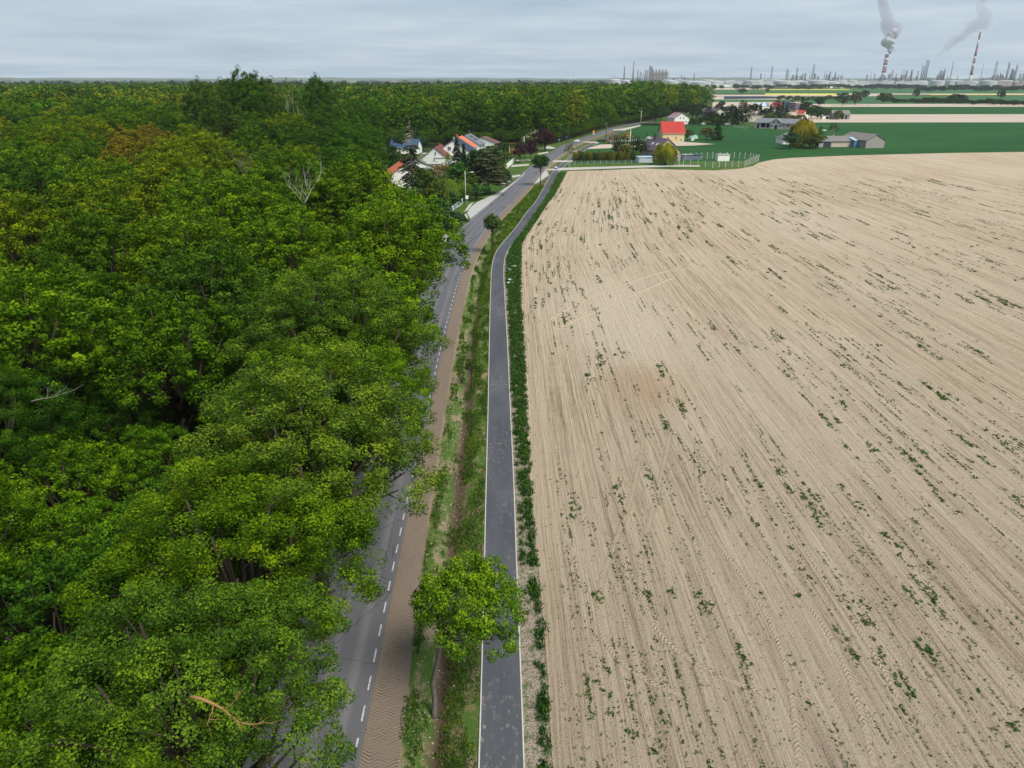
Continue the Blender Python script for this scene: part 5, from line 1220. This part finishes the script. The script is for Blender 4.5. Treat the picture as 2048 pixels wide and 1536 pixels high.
q = P(1019.6, 546); g = MB(); g.tube([(0, 0, -.1), (0, 0, 2.6)], .055, 6); o = g.build('marker_post', DARK); o.location = q; tag(o, 'thin dark marker post in the weeds right of the path bend', 'post')
for px, py, w, l in ((1020, 561.5, .9, 'upper of two white concrete pieces in the weeds by the path'), (1020.8, 567.5, 1.05, 'lower of two white concrete pieces in the weeds by the path'), (1027.5, 534.5, .8, 'flat pale slab in the weeds near the marker post'), (1020, 541.5, .55, 'small pale stone at the foot of the marker post')):
    q = P(px, py); g = MB(); g.tube([(-w / 2, 0, .16), (w / 2, 0, .18)], [.18, .17], 9); g.box((0, .05, .05), (w * .7, .3, .12)); o = g.build('concrete_piece', WHITE); o.location = q; o.rotation_euler = (0, 0, R_(12)); tag(o, l, 'concrete piece')
q = P(1212.5, 287); e = empty('swing_frame', q); tag(e, 'orange tubular swing frame beside the slim thujas', 'swing')
g = MB(); g.tube([(0, 0, 2.2), (2.8, .6, 2.2)], .08, 6); g.build('crossbar', simple('orange_red_paint', (.62, .10, .05), .5), e)
for x in (0, 2.8):
    for s in (-1, 1): g = MB(); g.tube([(x, x * .21, 2.2), (x + .1, x * .21 + s * .9, 0)], .08, 6); g.build('leg', simple('orange_red_paint', (.62, .10, .05), .5), e)
# greenhouse tunnel and boxes
q = P(1391.5, 277.5); g = MB(); n = 10; g.extrude([(1.9 * math.cos(math.pi * i / n), 2.0 * math.sin(math.pi * i / n)) for i in range(n + 1)], 0, 4.5); o = g.build('polytunnel', simple('pale_green_foil', (.42, .62, .52), .4)); o.location = q; o.rotation_euler = (0, 0, R_(35)); tag(o, 'small pale green polytunnel in the crop beside the red-roofed house', 'polytunnel')
q = P(1384.5, 281.5); g = MB(); g.box((0, 0, .8), (1.5, 1.2, 1.4)); g.box((0, 0, 1.53), (1.6, 1.3, .06)); o = g.build('white_box', WHITE); o.location = q; tag(o, 'white box standing beside the polytunnel', 'box')
q = P(1645.5, 262); g = MB(); g.box((0, 0, .5), (4.6, 1.2, .5)); [g.box((x, 0, .15), (.15, 1.0, .3)) for x in (-2, 0, 2)]; o = g.build('white_trough', WHITE); o.location = q; tag(o, 'long white trough in the crop behind the yellow farmhouse', 'trough')
# cars
def car(px, py, hd, paint, label, van=False):
    q = P(px, py); e = empty('parked_car' if not van else 'car', q, -R_(hd)); tag(e, label, 'car')
    Wd, Ln, b = 1.76, 4.3, MB(); h = 1.45
    prof = [(-Ln/2, .35), (-Ln/2, .80), (-Ln/2 + .1, .95), (-Ln/2 + .55, h - .06), (-Ln/2 + .95, h), (.25, h), (.95, .98), (Ln/2 - .25, .84), (Ln/2, .62), (Ln/2, .35)]
    if van: prof[3] = (-Ln/2 + .3, h + .02)
    vs, fs = [], []; n = len(prof)
    for s in (-1, 1):
        for y, z in prof: vs.append((s * Wd / 2 * (1 - .16 * max(0, (z - .9) / .55)), y, z))
    fs = [tuple(range(n)), tuple(range(n, 2 * n))[::-1]] + [(i, n + i, n + (i + 1) % n, (i + 1) % n) for i in range(n)]
    b.add(vs, fs); body = b.build('body', paint, e)
    def glass(name, pts): g = MB(); g.add(pts, [(0, 1, 2, 3)]); g.build(name, GLASS, body)
    y0, y1, z0, z1 = prof[2][0], prof[3][0], .98, prof[3][1] - .04
    glass('rear_window', [(-.72, y0 + .02, z0), (.72, y0 + .02, z0), (.64, y1 - .04, z1), (-.64, y1 - .04, z1)])
    glass('windscreen', [(.72, .96, 1.0), (-.72, .96, 1.0), (-.64, .31, h - .03), (.64, .31, h - .03)])
    for s in (-1, 1): glass('side_window', [(s * .878, -1.5, 1.0), (s * .878, .75, 1.0), (s * .77, .25, h - .1), (s * .77, -1.15, h - .1)])
    for s in (-1, 1):
        for y in (-1.35, 1.35):
            w = MB(); w.tube([(s * .68, y, .32), (s * .90, y, .32)], .32, 12); wo_ = w.build('wheel', DARK, e); r = MB(); r.tube([(s * .89, y, .32), (s * .915, y, .32)], .19, 10); r.build('rim', GREY, wo_)
        l = MB(); l.box((s * .7, -Ln / 2 - .01, .8), (.26, .04, .2)); l.build('tail_light', RED, e)
        l = MB(); l.box((s * .66, Ln / 2 + .0, .66), (.34, .06, .14)); l.build('headlight', WHITE, e)
    return e
CW = simple('car_white', (.78, .78, .78), .3, .02); CS = simple('car_silver', (.45, .47, .50), .3, .03, metal=.4)
car(1154.5, 284.5, 22, CW, 'white hatchback driving away on the road toward the wood', True)
car(1100, 298.5, 78, CW, 'white car parked off the road beside the purple beech')
car(1007.5, 365.5, 120, CS, 'silver-white car parked under the trees right of the broad pine')
car(1299, 278.5, 95, CW, 'white car parked behind the pink house')
car(1454, 250.5, 80, CS, 'silver car parked by the dark trees left of the long barn')
car(1407, 249.5, 70, CW, 'white car on the lawn in front of the cream houses')
# bird
q = P(815, 112, 40); g = MB(); g.tube([(0, -.18, 0), (0, 0, .02), (0, .2, 0)], [.02, .07, .02], 6); g.add([(0, .05, .03), (.42, -.05, .14), (.40, .06, .14), (0, .12, .03)], [(0, 1, 2, 3)]); g.add([(0, .05, .03), (-.42, -.05, .14), (-.40, .06, .14), (0, .12, .03)], [(0, 1, 2, 3)])
o = g.build('bird', DARK); o.location = q; tag(o, 'tiny dark bird flying against the sky above the wood', 'bird')

# ------------------------------------------------------------------ far plain: tree belts, sheds, refinery
random.seed(12)
def htop(py, d): return H + (158.3 - py) * .856 * d / F
def far_tree(px, py, h, w, col, label, group=None, cat='tree'):
    q = P(px, py); return tree('bush_tree', (q.x, q.y, 0), w / 11.0, h / 10.0, None, jit(col, .15), label, cat, group, 'field_tree')
far_tree(1685, 211, 17, 17, (.07, .11, .06), 'left one of the pair of big grey-green willows in the far fields', cat='willow')
far_tree(1710, 209, 18, 18, (.09, .13, .07), 'right and paler one of the pair of big willows in the far fields', cat='willow')
far_tree(1728, 197, 15, 15, (.03, .07, .05), 'darker tree just behind the pair of big willows')
far_tree(1765, 206.5, 15, 19, (.06, .10, .055), 'broad grey-green tree at the left end of the field hedge')
far_tree(1912, 206, 13, 26, (.018, .045, .02), 'wide dark clump of bush in the right-hand field hedge', cat='bush')
far_tree(1832, 195, 16, 12, (.04, .08, .055), 'tree standing up from the middle of the field hedge')
far_tree(2002, 197, 14, 14, (.035, .07, .045), 'single tree at the far right of the field hedge')
far_tree(1485, 187, 12, 22, (.03, .06, .045), 'clump of trees on the distant meadow above the yellow strip')
far_tree(1535, 184.5, 9, 11, (.03, .06, .04), 'round bush alone on the distant meadow')
for i in range(46):
    px = 1775 + i * 6.2 + random.uniform(-3, 3); py = 204.5 + (px - 1775) * .022 + random.uniform(-1.5, 1.5)
    far_tree(px, py, random.uniform(4, 9), random.uniform(7, 14), (.025, .06, .025), 'low dark bush in the long hedge across the right-hand fields', 'bushes of the long field hedge', 'bush')
for i in range(30):
    px = 1555 + i * 5.5 + random.uniform(-4, 4); far_tree(px, 199 + random.uniform(-1, 3), random.uniform(3, 7), random.uniform(6, 12), (.05, .085, .04), 'small shrub scattered in the rough strip behind the hamlet', 'shrubs in the rough strip', 'bush')
for i in range(95):
    px = 1330 + (i * 7.7) % 735 + random.uniform(-3, 3); right = px > 1840
    py = (177.5 if not right else 182) + random.uniform(-2.5, 2.0)
    if px < 1560 and random.random() < .35: continue
    far_tree(px, py, random.uniform(9, 18), random.uniform(16, 38), (.018, .045, .03), 'dark tree in the belt in front of the refinery', 'trees of the belt before the refinery')
belt = []
for i in range(900):
    px = random.uniform(-100, 2150); d = random.uniform(3300, 9500); v = HZ(px, d)
    if 1230 < px and d < 6500: continue
    belt.append((v.x, v.y, random.uniform(2.5, 6), random.uniform(.8, 1.5), jit((.02, .045, .028), .2)))
wood('far_woods', belt, 'blue-green woods scattered over the plain out to the horizon', 500, .35)
# sheds and houses before the refinery
STEEL = simple('plant_steel', (.31, .33, .37), .6, .3, .05); STEELD = simple('plant_dark_steel', (.10, .12, .17), .6, .3, .05); TANK = simple('tank_white', (.42, .43, .44), .6, .08, .02); ROSE = simple('plant_rust', (.30, .25, .25), .7, .3, .05)
RWH = simple('shed_white_roof', (.66, .67, .68), .6, .1, .02)
for i in range(46):
    px = 1350 + i * 11 + random.uniform(-5, 5); d = random.uniform(3000, 3900); v = HZ(px, d); w = random.uniform(16, 55); dp = random.uniform(14, 26); h = random.uniform(5, 9)
    if px > 1850 and random.random() < .6: continue
    e = empty('warehouse', v, -R_(random.uniform(-14, 14))); tag(e, 'low pale warehouse among the trees before the refinery', 'warehouse', 'sheds before the refinery')
    b = MB(); b.extrude([(-w/2, -.5), (w/2, -.5), (w/2, h), (0, h + 2), (-w/2, h)], 0, dp); b.build('wall', random.choice([WW, CRW, STEEL, RBL]), e)
    r = MB(); r.extrude([(-w/2 - .6, h), (0, h + 2.1), (w/2 + .6, h), (w/2 + .6, h + .4), (0, h + 2.6), (-w/2 - .6, h + .4)], -.8, dp + .8); r.build('roof', random.choice([RWH, RWH, STEEL, RBR]), e)
# storage tanks
for i in range(42):
    px = 1336 + i * 11.2 + random.uniform(-3, 3); 
    if i > 33: px = 1740 + (i - 33) * 34
    d = random.uniform(3500, 4700); v = HZ(px, d); r = random.uniform(24, 44); h = random.uniform(17, 25)
    b = MB(); b.lathe([(r, -1), (r, h), (r * .96, h + .6), (r * .5, h + 2.2), (.5, h + 2.8)], (0, 0, 0), 28); o = b.build('storage_tank', TANK, None, False); o.location = v; tag(o, 'white round storage tank in the tank farm before the refinery', 'storage tank', 'tanks of the refinery')
for px, d, w, h, l in ((1230, 3600, 52, 26, 'large white tank at the left of the wood crest'), (1252, 3900, 44, 22, 'white tank touching the wood crest'), (1345, 3700, 46, 20, 'white tank just right of the wood crest')):
    v = HZ(px, d); b = MB(); b.lathe([(w/2, -1), (w/2, h), (w*.4, h + 3), (1, h + 5)], (0,0,0), 28); o = b.build('storage_tank', TANK); o.location = v; tag(o, l, 'storage tank')
for i in range(40):
    px = 1340 + i * 18.5 + random.uniform(-8, 8); d = random.uniform(3700, 4900); v = HZ(px, d); w = random.uniform(40, 150)
    b = MB(); b.box((0, 0, 9), (w, 18, 20)); b.box((w * .2, 0, 20), (w * .3, 12, 5)); [b.box((x * w / 8, -9.3, 10), (w / 16, .8, 12)) for x in (-3, -1, 1, 3)]; o = b.build('plant_hall', random.choice([TANK, STEEL, TANK, ROSE])); o.location = v; tag(o, 'long pale hall or pipe rack along the front of the refinery', 'plant building', 'halls of the refinery')
def plat(mb, r, z, w=1.6, t=.7): mb.lathe([(r, z), (r + w, z), (r + w, z + t), (r, z + t)], (0, 0, 0), 12)
def column(px, top, w, label, kind='column', d=5000, group=None, mat=None):
    """process column, stack or lattice mast: px = image column of its foot, top = pixel row of its top, w = width in px"""
    v = HZ(px, d); h = htop(top, d); r = max(.9, w * d / F / 2 * .92)
    names = {'column': 'process_column', 'stack': 'stack', 'flare': 'flare_stack', 'mast': 'lattice_mast'}
    e = empty(names[kind], v); tag(e, label, {'column': 'column', 'stack': 'chimney', 'flare': 'flare stack', 'mast': 'mast'}[kind], group)
    m = mat or STEEL
    if kind == 'column':
        b = MB(); b.lathe([(r, -1), (r, h * .55), (r * .82, h * .6), (r * .82, h - r), (r * .5, h - r * .3), (.3, h)], (0, 0, 0), 12); b.build('shell', m, e, True)
        p_ = MB()
        for k in range(2, 8): plat(p_, r * .82, h * k / 8, r * .5 + .6, .9)
        p_.box((r * 1.5, 0, h * .45), (.7, .7, h * .9)); p_.build('platform', STEELD, e)
    elif kind == 'stack':
        b = MB(); b.lathe([(r * 1.15, -1), (r * .85, h)], (0, 0, 0), 14); b.build('shaft', m, e, True); p_ = MB(); plat(p_, r * .85, h * .96, 1.2); plat(p_, r, h * .6, 1.2); p_.build('platform', STEELD, e)
    else:
        b = MB(); b.tube([(0, 0, -1), (0, 0, h)], r * (.45 if kind == 'flare' else .3), 8); b.build('riser', m, e)
        l = MB(); bw = r * 2.2; n = max(5, int(h / 9))
        for s in ((1, 1), (1, -1), (-1, 1), (-1, -1)): l.tube([(s[0] * bw, s[1] * bw, 0), (s[0] * r * .7, s[1] * r * .7, h * .93)], .45, 4)
        for k in range(n):
            z0_, z1_ = h * .93 * k / n, h * .93 * (k + 1) / n; w0 = bw + (r * .7 - bw) * k / n; w1 = bw + (r * .7 - bw) * (k + 1) / n
            l.tube([(-w0, -w0, z0_), (w1, -w1, z1_)], .28, 3); l.tube([(w0, -w0, z0_), (w1, w1, z1_)], .28, 3); l.tube([(w0, w0, z0_), (-w1, w1, z1_)], .28, 3); l.tube([(-w0, w0, z0_), (-w1, -w1, z1_)], .28, 3)
        l.build('lattice', STEELD, e)
    return e
C_ = [(1248,134,2.6,'dark stack','shorter one left of the big unit','stack',STEELD),(1266,124,3.4,'pale tall stack','tallest one left of the big reactor unit','stack',ROSE),(1275,140,2.6,'slim process column','just right of the tall pale stack','column',STEEL),(1281,144,3.0,'tapered lattice mast','between the tall pale stack and the big unit','mast',ROSE),(1286,147,1.6,'thin short column','in the gap before the big unit','column',STEEL),(1290,141,2.4,'grey process column','left of a wider one beside the big unit','column',STEELD),(1294,140,3.2,'wide grey process column','beside the big unit','column',STEEL),
 (1388,147,1.2,'leaning-looking thin boom','alone between the big unit and the left flare','mast',STEELD),(1447,149,1.2,'thin stack','alone left of the left flare','stack',STEEL),(1501,134,1.5,'flare stack','with a wisp of smoke, leftmost flare','flare',STEELD),(1521,148,2.2,'short process column','right of the leftmost flare','column',STEELD),(1529,149,1.2,'thin stub stack','right of the short process column','stack',STEEL),(1542,133,1.8,'lattice flare','second flare from the left','flare',STEEL),
 (1572,139,1.8,'flare stack','third from the left','flare',STEELD),(1575,142,1.2,'thin mast','close beside the third flare','mast',STEEL),(1592,137,2.0,'stepped column','above a low cluster of vessels','column',STEELD),(1604,149,2.4,'squat column','right of the stepped column','column',STEELD),(1609,147,2.6,'dark squat column','next to the squat one','column',STEELD),(1618.5,146,1.4,'thin column','left of the tall lattice tower','stack',STEEL),(1624.5,130,2.4,'tall lattice tower','highest left of the striped chimney','mast',STEELD),(1627,148,3.0,'thick dark column','at the foot of the tall lattice tower','column',STEELD),
 (1648,145,1.2,'thin dark stack','in a trio left of the striped chimney','stack',STEELD),(1652,150,2.4,'low column','in a trio left of the striped chimney, lowest','column',STEELD),(1658.5,145,2.4,'dark column','in a trio left of the striped chimney, thickest','column',STEELD),(1669,145,1.6,'slim lattice mast','between the trio and the low vessels','mast',STEELD),(1683,154,1.2,'stub stack','among low vessels','stack',STEELD),(1733,150,2.6,'bluish column','left edge of the unit by the striped chimney','column',STEEL),(1741,147,1.2,'thin stack','behind the unit by the striped chimney','stack',STEEL),
 (1783,141,2.0,'slim column','just right of the striped chimney','column',STEEL),(1779,148,2.6,'pale column','at the right foot of the striped chimney','column',ROSE),(1791,149,2.0,'short column','between slim columns right of the striped chimney','column',STEEL),(1802,142,1.8,'left of twin stacks','in the middle of the plant','stack',STEEL),(1806,142,1.8,'right of twin stacks','in the middle of the plant','stack',STEEL),(1811,143,3.2,'pale wide column','right of the twin stacks','column',ROSE),(1821,142,3.0,'dark wide column','left of the group of dark stacks','column',STEELD),(1834,145,2.0,'dark short stack','first of the group of dark stacks','stack',STEELD),
 (1841,135,1.8,'dark stack','second of the group of dark stacks','stack',STEELD),(1844,137,1.6,'dark stack','third of the group of dark stacks','stack',STEELD),(1847.5,126,2.0,'tall dark stack','left one of the two tallest dark stacks','stack',STEELD),(1851,126,2.0,'tall smoking dark stack','right one of the two tallest dark stacks','stack',STEELD),(1879,143,3.4,'pale column','right of the smoking stacks','column',ROSE),(1884,145,2.0,'dark column','between the pale column and a taller one','column',STEELD),(1886.5,141,1.8,'dark taller column','right of the pale column','column',STEELD),
 (1900,129.5,1.3,'slender stack','alone left of the tall striped chimney','stack',STEELD),(1914,153,1.4,'stub stack','left of the tall striped chimney','stack',STEELD),(1961,134,1.2,'slender stack','just right of the tall striped chimney','stack',STEEL),(1987,127,2.6,'lattice column','first tall one in the right-hand group','mast',STEEL),(1999,149,2.4,'short column','in the right-hand group, left one','column',STEELD),(2004,151,2.2,'short column','in the right-hand group, next to the left one','column',STEELD),
 (2012,130,3.4,'pale tall lattice tower','in the right-hand group','column',STEEL),(2021,141,3.2,'wide dark column','in the right-hand group','column',STEELD),(2024.5,144,2.2,'thinner column','beside the wide dark one at right','column',STEELD),(2028.5,134,3.0,'tall pale column','near the right edge of the photo','column',STEEL),(2038,149,2.2,'short column','near the right edge of the photo','column',STEEL),(2046,140,2.6,'column','cut by the right edge of the photo','column',STEEL)]
for px, top, w, what, where, kind, m in C_: column(px, top, w, '%s of refinery, %s' % (what, where), kind, 5000 + random.uniform(-200, 200), None, m)
for i in range(70):
    g_ = random.choice([(1581,1600),(1600,1637),(1650,1690),(1735,1775),(1775,1825),(1790,1860),(1870,1895),(1960,2048),(1300,1380),(1975,2010)])
    column(random.uniform(*g_), random.uniform(149, 156), random.uniform(1.4, 3.2), 'low grey vessel or column in the skyline clutter of the refinery', random.choice(['column', 'stack', 'column']), 5100 + random.uniform(-250, 250), 'low vessels of the refinery', random.choice([STEEL, STEELD, ROSE]))
for i in range(40):
    px = random.choice([random.uniform(1270, 1380), random.uniform(1580, 1700), random.uniform(1730, 1870), random.uniform(1960, 2060)]); v = HZ(px, 5050 + random.uniform(-200, 200)); h = random.uniform(16, 34); w = random.uniform(20, 60)
    b = MB()
    for z in np.arange(4, h, 7): b.box((0, 0, z), (w, 14, 1.2))
    for x in np.linspace(-w/2, w/2, 6): b.box((x, -6, h / 2), (1.3, 1.3, h)); b.box((x, 6, h / 2), (1.3, 1.3, h))
    for k in range(4): b.tube([(random.uniform(-w/2, w/2) * .8, 0, 0), (random.uniform(-w/2, w/2) * .8, 0, h + random.uniform(0, 8))], random.uniform(1.5, 3), 8)
    o = b.build('pipe_rack', random.choice([STEEL, STEELD, ROSE])); o.location = v; tag(o, 'low steel frame with vessels in the skyline clutter of the refinery', 'plant unit', 'steel frames of the refinery')
# the big reactor unit: frame block with five round-topped vessels
v = HZ(1316, 4700); e = empty('reactor_unit', v); tag(e, 'big block of five round-topped vessels on a frame above the wood crest', 'plant unit')
pxm = 4700 / F * .925 * 1.07
for i, cxp in enumerate((1308, 1313.6, 1319.4, 1325, 1331)):
    x = (cxp - 1317) * pxm; hb = htop(138.5, 4700); b = MB(); b.lathe([(5, 0), (5, hb * .70), (5.6, hb * .74), (7.5, hb * .84), (7.2, hb * .90), (3.2, hb * .96), (.4, hb)], (x, 0, 0), 14); b.build('vessel', STEEL, e, True)
b = MB(); hb = htop(146, 4700); x0, x1 = (1301 - 1317) * pxm, (1334.5 - 1317) * pxm
for x in np.linspace(x0, x1, 13): b.box((x, -12, hb / 2), (2.2, 2.2, hb)); b.box((x, 12, hb / 2), (2.2, 2.2, hb))
for z in np.linspace(6, hb, 7): b.box(((x0 + x1) / 2, -12, z), (x1 - x0, 1.6, 2.0)); b.box(((x0 + x1) / 2, 0, z), (x1 - x0, 24, .8))
b.build('frame', ROSE, e)
b = MB(); b.box(((x0 + x1) / 2, 0, hb * .80), (x1 - x0 - 6, 10, hb * .08)); b.build('duct', STEELD, e)
for cxp, tp in ((1301.5, 132.5), (1305, 135)):
    b = MB(); hh = htop(tp, 4700); x = (cxp - 1317) * pxm; b.lathe([(4.2, 0), (4.2, hh * .9), (5.2, hh * .93), (1, hh)], (x, 6, 0), 12); b.build('tall_vessel', STEELD, e, True)
# striped chimneys
SR = simple('stripe_red', (.28, .10, .13), .7, .1, .05); SW = simple('stripe_white', (.50, .48, .49), .7, .05, .05)
def striped(px, top, w0, w1, bands, label, d, low=None):
    v = HZ(px, d); h = htop(top, d); e = empty('striped_chimney', v); tag(e, label, 'chimney'); r0, r1 = w0 * d / F / 2, w1 * d / F / 2
    ys = [low if low is not None else 0.0] + []; n = len(bands); tot = sum(b for b, _ in bands); z = h
    for fr_, m in bands:
        zb = z - h * fr_ / tot; ra = r0 + (r1 - r0) * (z / h); rb = r0 + (r1 - r0) * (zb / h)
        b = MB(); b.lathe([(rb, zb), (ra, z)], (0, 0, 0), 20); b.build('band', m, e, True); z = zb
    b = MB(); plat(b, r1, h * .985, 1.8, 1.2); plat(b, r1 * 1.1, h * .6, 1.8, 1.2); b.build('platform', STEELD, e); return v, h
cv, chh = striped(1765.5, 115, 7.4, 5.8, [(10, SR), (10, SW), (11, SR), (11, SW), (11, SR), (12, SW), (22, ROSE)], 'thick red and white striped chimney with a tall steam plume', 5200)
dv, dhh = striped(1940.5, 78.7, 5.0, 2.3, [(13, SR), (14, SW), (14, SR), (6, SW), (6, SR), (8, SW), (12, SR), (16, SW)], 'tallest chimney, slender with red and white bands, at the right', 5200)
# wind turbines
for px, top, l in ((596, 139, 'left wind turbine of the faint pair above the wood'), (610, 141, 'right wind turbine of the faint pair above the wood'), (1137, 151, 'far tiny wind turbine on the horizon, left one'), (1146, 151, 'far tiny wind turbine on the horizon, right one')):
    d = 7000; v = HZ(px, d); h = htop(top, d); e = empty('wind_turbine', v); tag(e, l, 'wind turbine'); b = MB(); b.tube([(0, 0, 0), (0, 0, h)], [2.6, 1.4], 8); b.build('tower', SW, e); b = MB(); b.box((0, 0, h), (3, 8, 3)); n_ = b.build('nacelle', SW, e)
    for k in range(3):
        a = k * 2.094 + px; b = MB(); b.tube([(0, -4.5, h), (math.sin(a) * 34, -4.5, h + math.cos(a) * 34)], [1.2, .4], 5); b.build('blade', SW, n_)
v = HZ(1228, 5200); e = empty('tower_crane', v); tag(e, 'tower crane with a long jib left of the refinery', 'crane'); h = htop(153.5, 5200); b = MB(); b.box((0, 0, h / 2), (2, 2, h)); b.build('mast', STEELD, e); b = MB(); b.box((-12, 0, h), (60, 1.4, 1.6)); b.box((0, 0, h + 4), (1.2, 1.2, 8)); b.build('jib', STEELD, e)

# ------------------------------------------------------------------ steam and smoke
def plume(name, path, label, dens, d, col, amp, vox, seed, anis=0.0, surf=False):
    """path: (px, py, radius px) puffs along the plume at distance d; real closed surface around a volume"""
    rnd = random.Random(seed); bm = bmesh.new()
    for i in range(len(path) - 1):
        (x0, y0, r0), (x1, y1, r1) = path[i], path[i + 1]; n = max(3, int(math.hypot(x1 - x0, y1 - y0) / (max(2, min(r0, r1)) * .42)))
        for k in range(n):
            f = k / n; x, y, r = x0 + (x1 - x0) * f, y0 + (y1 - y0) * f, r0 + (r1 - r0) * f
            for q in range(3):
                rr = r * rnd.uniform(.38, .62); ox, oy = rnd.uniform(-.55, .55) * r, rnd.uniform(-.4, .4) * r
                v = HZ(x + ox, d + rnd.uniform(-.5, .5) * r * d / F); z = htop(y + oy, d)
                bmesh.ops.create_icosphere(bm, subdivisions=2, radius=rr * d / F * 1.08, matrix=Matrix.Translation((v.x, v.y, z)))
    me = bpy.data.meshes.new(name); bm.to_mesh(me); bm.free()
    o = mesh_obj(name, me)
    rm = o.modifiers.new('remesh', 'REMESH'); rm.mode = 'VOXEL'; rm.voxel_size = vox
    for sc_, a in ((amp * 2.4, amp), (amp * .9, amp * .75), (amp * .4, amp * .3)):
        tx = bpy.data.textures.new(name, 'CLOUDS'); tx.noise_scale = sc_; tx.noise_depth = 3
        dm = o.modifiers.new('billow', 'DISPLACE'); dm.texture = tx; dm.strength = a; dm.texture_coords = 'GLOBAL'; dm.mid_level = .5
    m = bpy.data.materials.new(name); m.use_nodes = True; t = m.node_tree; t.nodes.clear()
    pv = t.nodes.new('ShaderNodeVolumePrincipled'); pv.inputs['Color'].default_value = (*col, 1); pv.inputs['Density'].default_value = dens; pv.inputs['Anisotropy'].default_value = anis
    ou = t.nodes.new('ShaderNodeOutputMaterial'); t.links.new(pv.outputs[0], ou.inputs['Volume']); me.materials.append(m)
    tag(o, label, 'smoke plume' if 'smoke' in name else 'steam plume')
    if surf:
        t.nodes.clear(); df = t.nodes.new('ShaderNodeBsdfDiffuse'); df.inputs[0].default_value = (.66, .67, .71, 1); tl = t.nodes.new('ShaderNodeBsdfTranslucent'); tl.inputs[0].default_value = (.8, .82, .86, 1); ms = t.nodes.new('ShaderNodeMixShader'); ms.inputs[0].default_value = .3
        ou = t.nodes.new('ShaderNodeOutputMaterial'); t.links.new(df.outputs[0], ms.inputs[1]); t.links.new(tl.outputs[0], ms.inputs[2]); t.links.new(ms.outputs[0], ou.inputs['Surface'])
    return o
plume('steam_plume', [(1771,114,1.6),(1771,110,3),(1770,104,6),(1767,98,9),(1763,93,11),(1765,87,10),(1770,82,9),(1774,76,7)], 'dense white billowing steam over the thick striped chimney', .035, 5200, (.95, .95, .97), 14, 2.6, 1, 0.0, True)
plume('smoke_plume', [(1768,84,12),(1768,70,15),(1760,62,15),(1752,50,13),(1744,38,10),(1742,26,12),(1738,14,12),(1736,4,12),(1742,-12,16)], 'grey-violet smoke drifting up out of frame above the white steam', .018, 5200, (.62, .61, .70), 26, 6, 2)
plume('smoke_plume', [(1858,124,1),(1864,118,2.5),(1874,110,5),(1884,103,8),(1897,93,11),(1908,85,9),(1918,74,10),(1934,64,16),(1946,62,14),(1930,40,11),(1938,24,14)], 'thin grey smoke trailing right from the tall dark stacks', 0.009, 5100, (.62, .60, .70), 24, 6, 3)
plume('smoke_plume', [(1501,133.5,.8),(1504,131,1.4),(1509,130,1.2)], 'small wisp of smoke at the leftmost flare', .02, 5000, (.6, .6, .65), 3, 1.2, 4)
# ------------------------------------------------------------------ haze
b = MB(); b.box((0, 4000, 349), (23000, 15400, 702.1)); hz = b.build('haze', None)
hm = bpy.data.materials.new('haze_air'); hm.use_nodes = True; t = hm.node_tree; t.nodes.clear()
pv = t.nodes.new('ShaderNodeVolumePrincipled'); pv.inputs['Color'].default_value = (.86, .93, 1.0, 1); pv.inputs['Density'].default_value = 0.000045; pv.inputs['Anisotropy'].default_value = .0
ou = t.nodes.new('ShaderNodeOutputMaterial'); t.links.new(pv.outputs[0], ou.inputs['Volume']); hz.data.materials.append(hm); tag(hz, 'thin pale blue summer haze over the whole plain', 'haze', None, 'stuff')
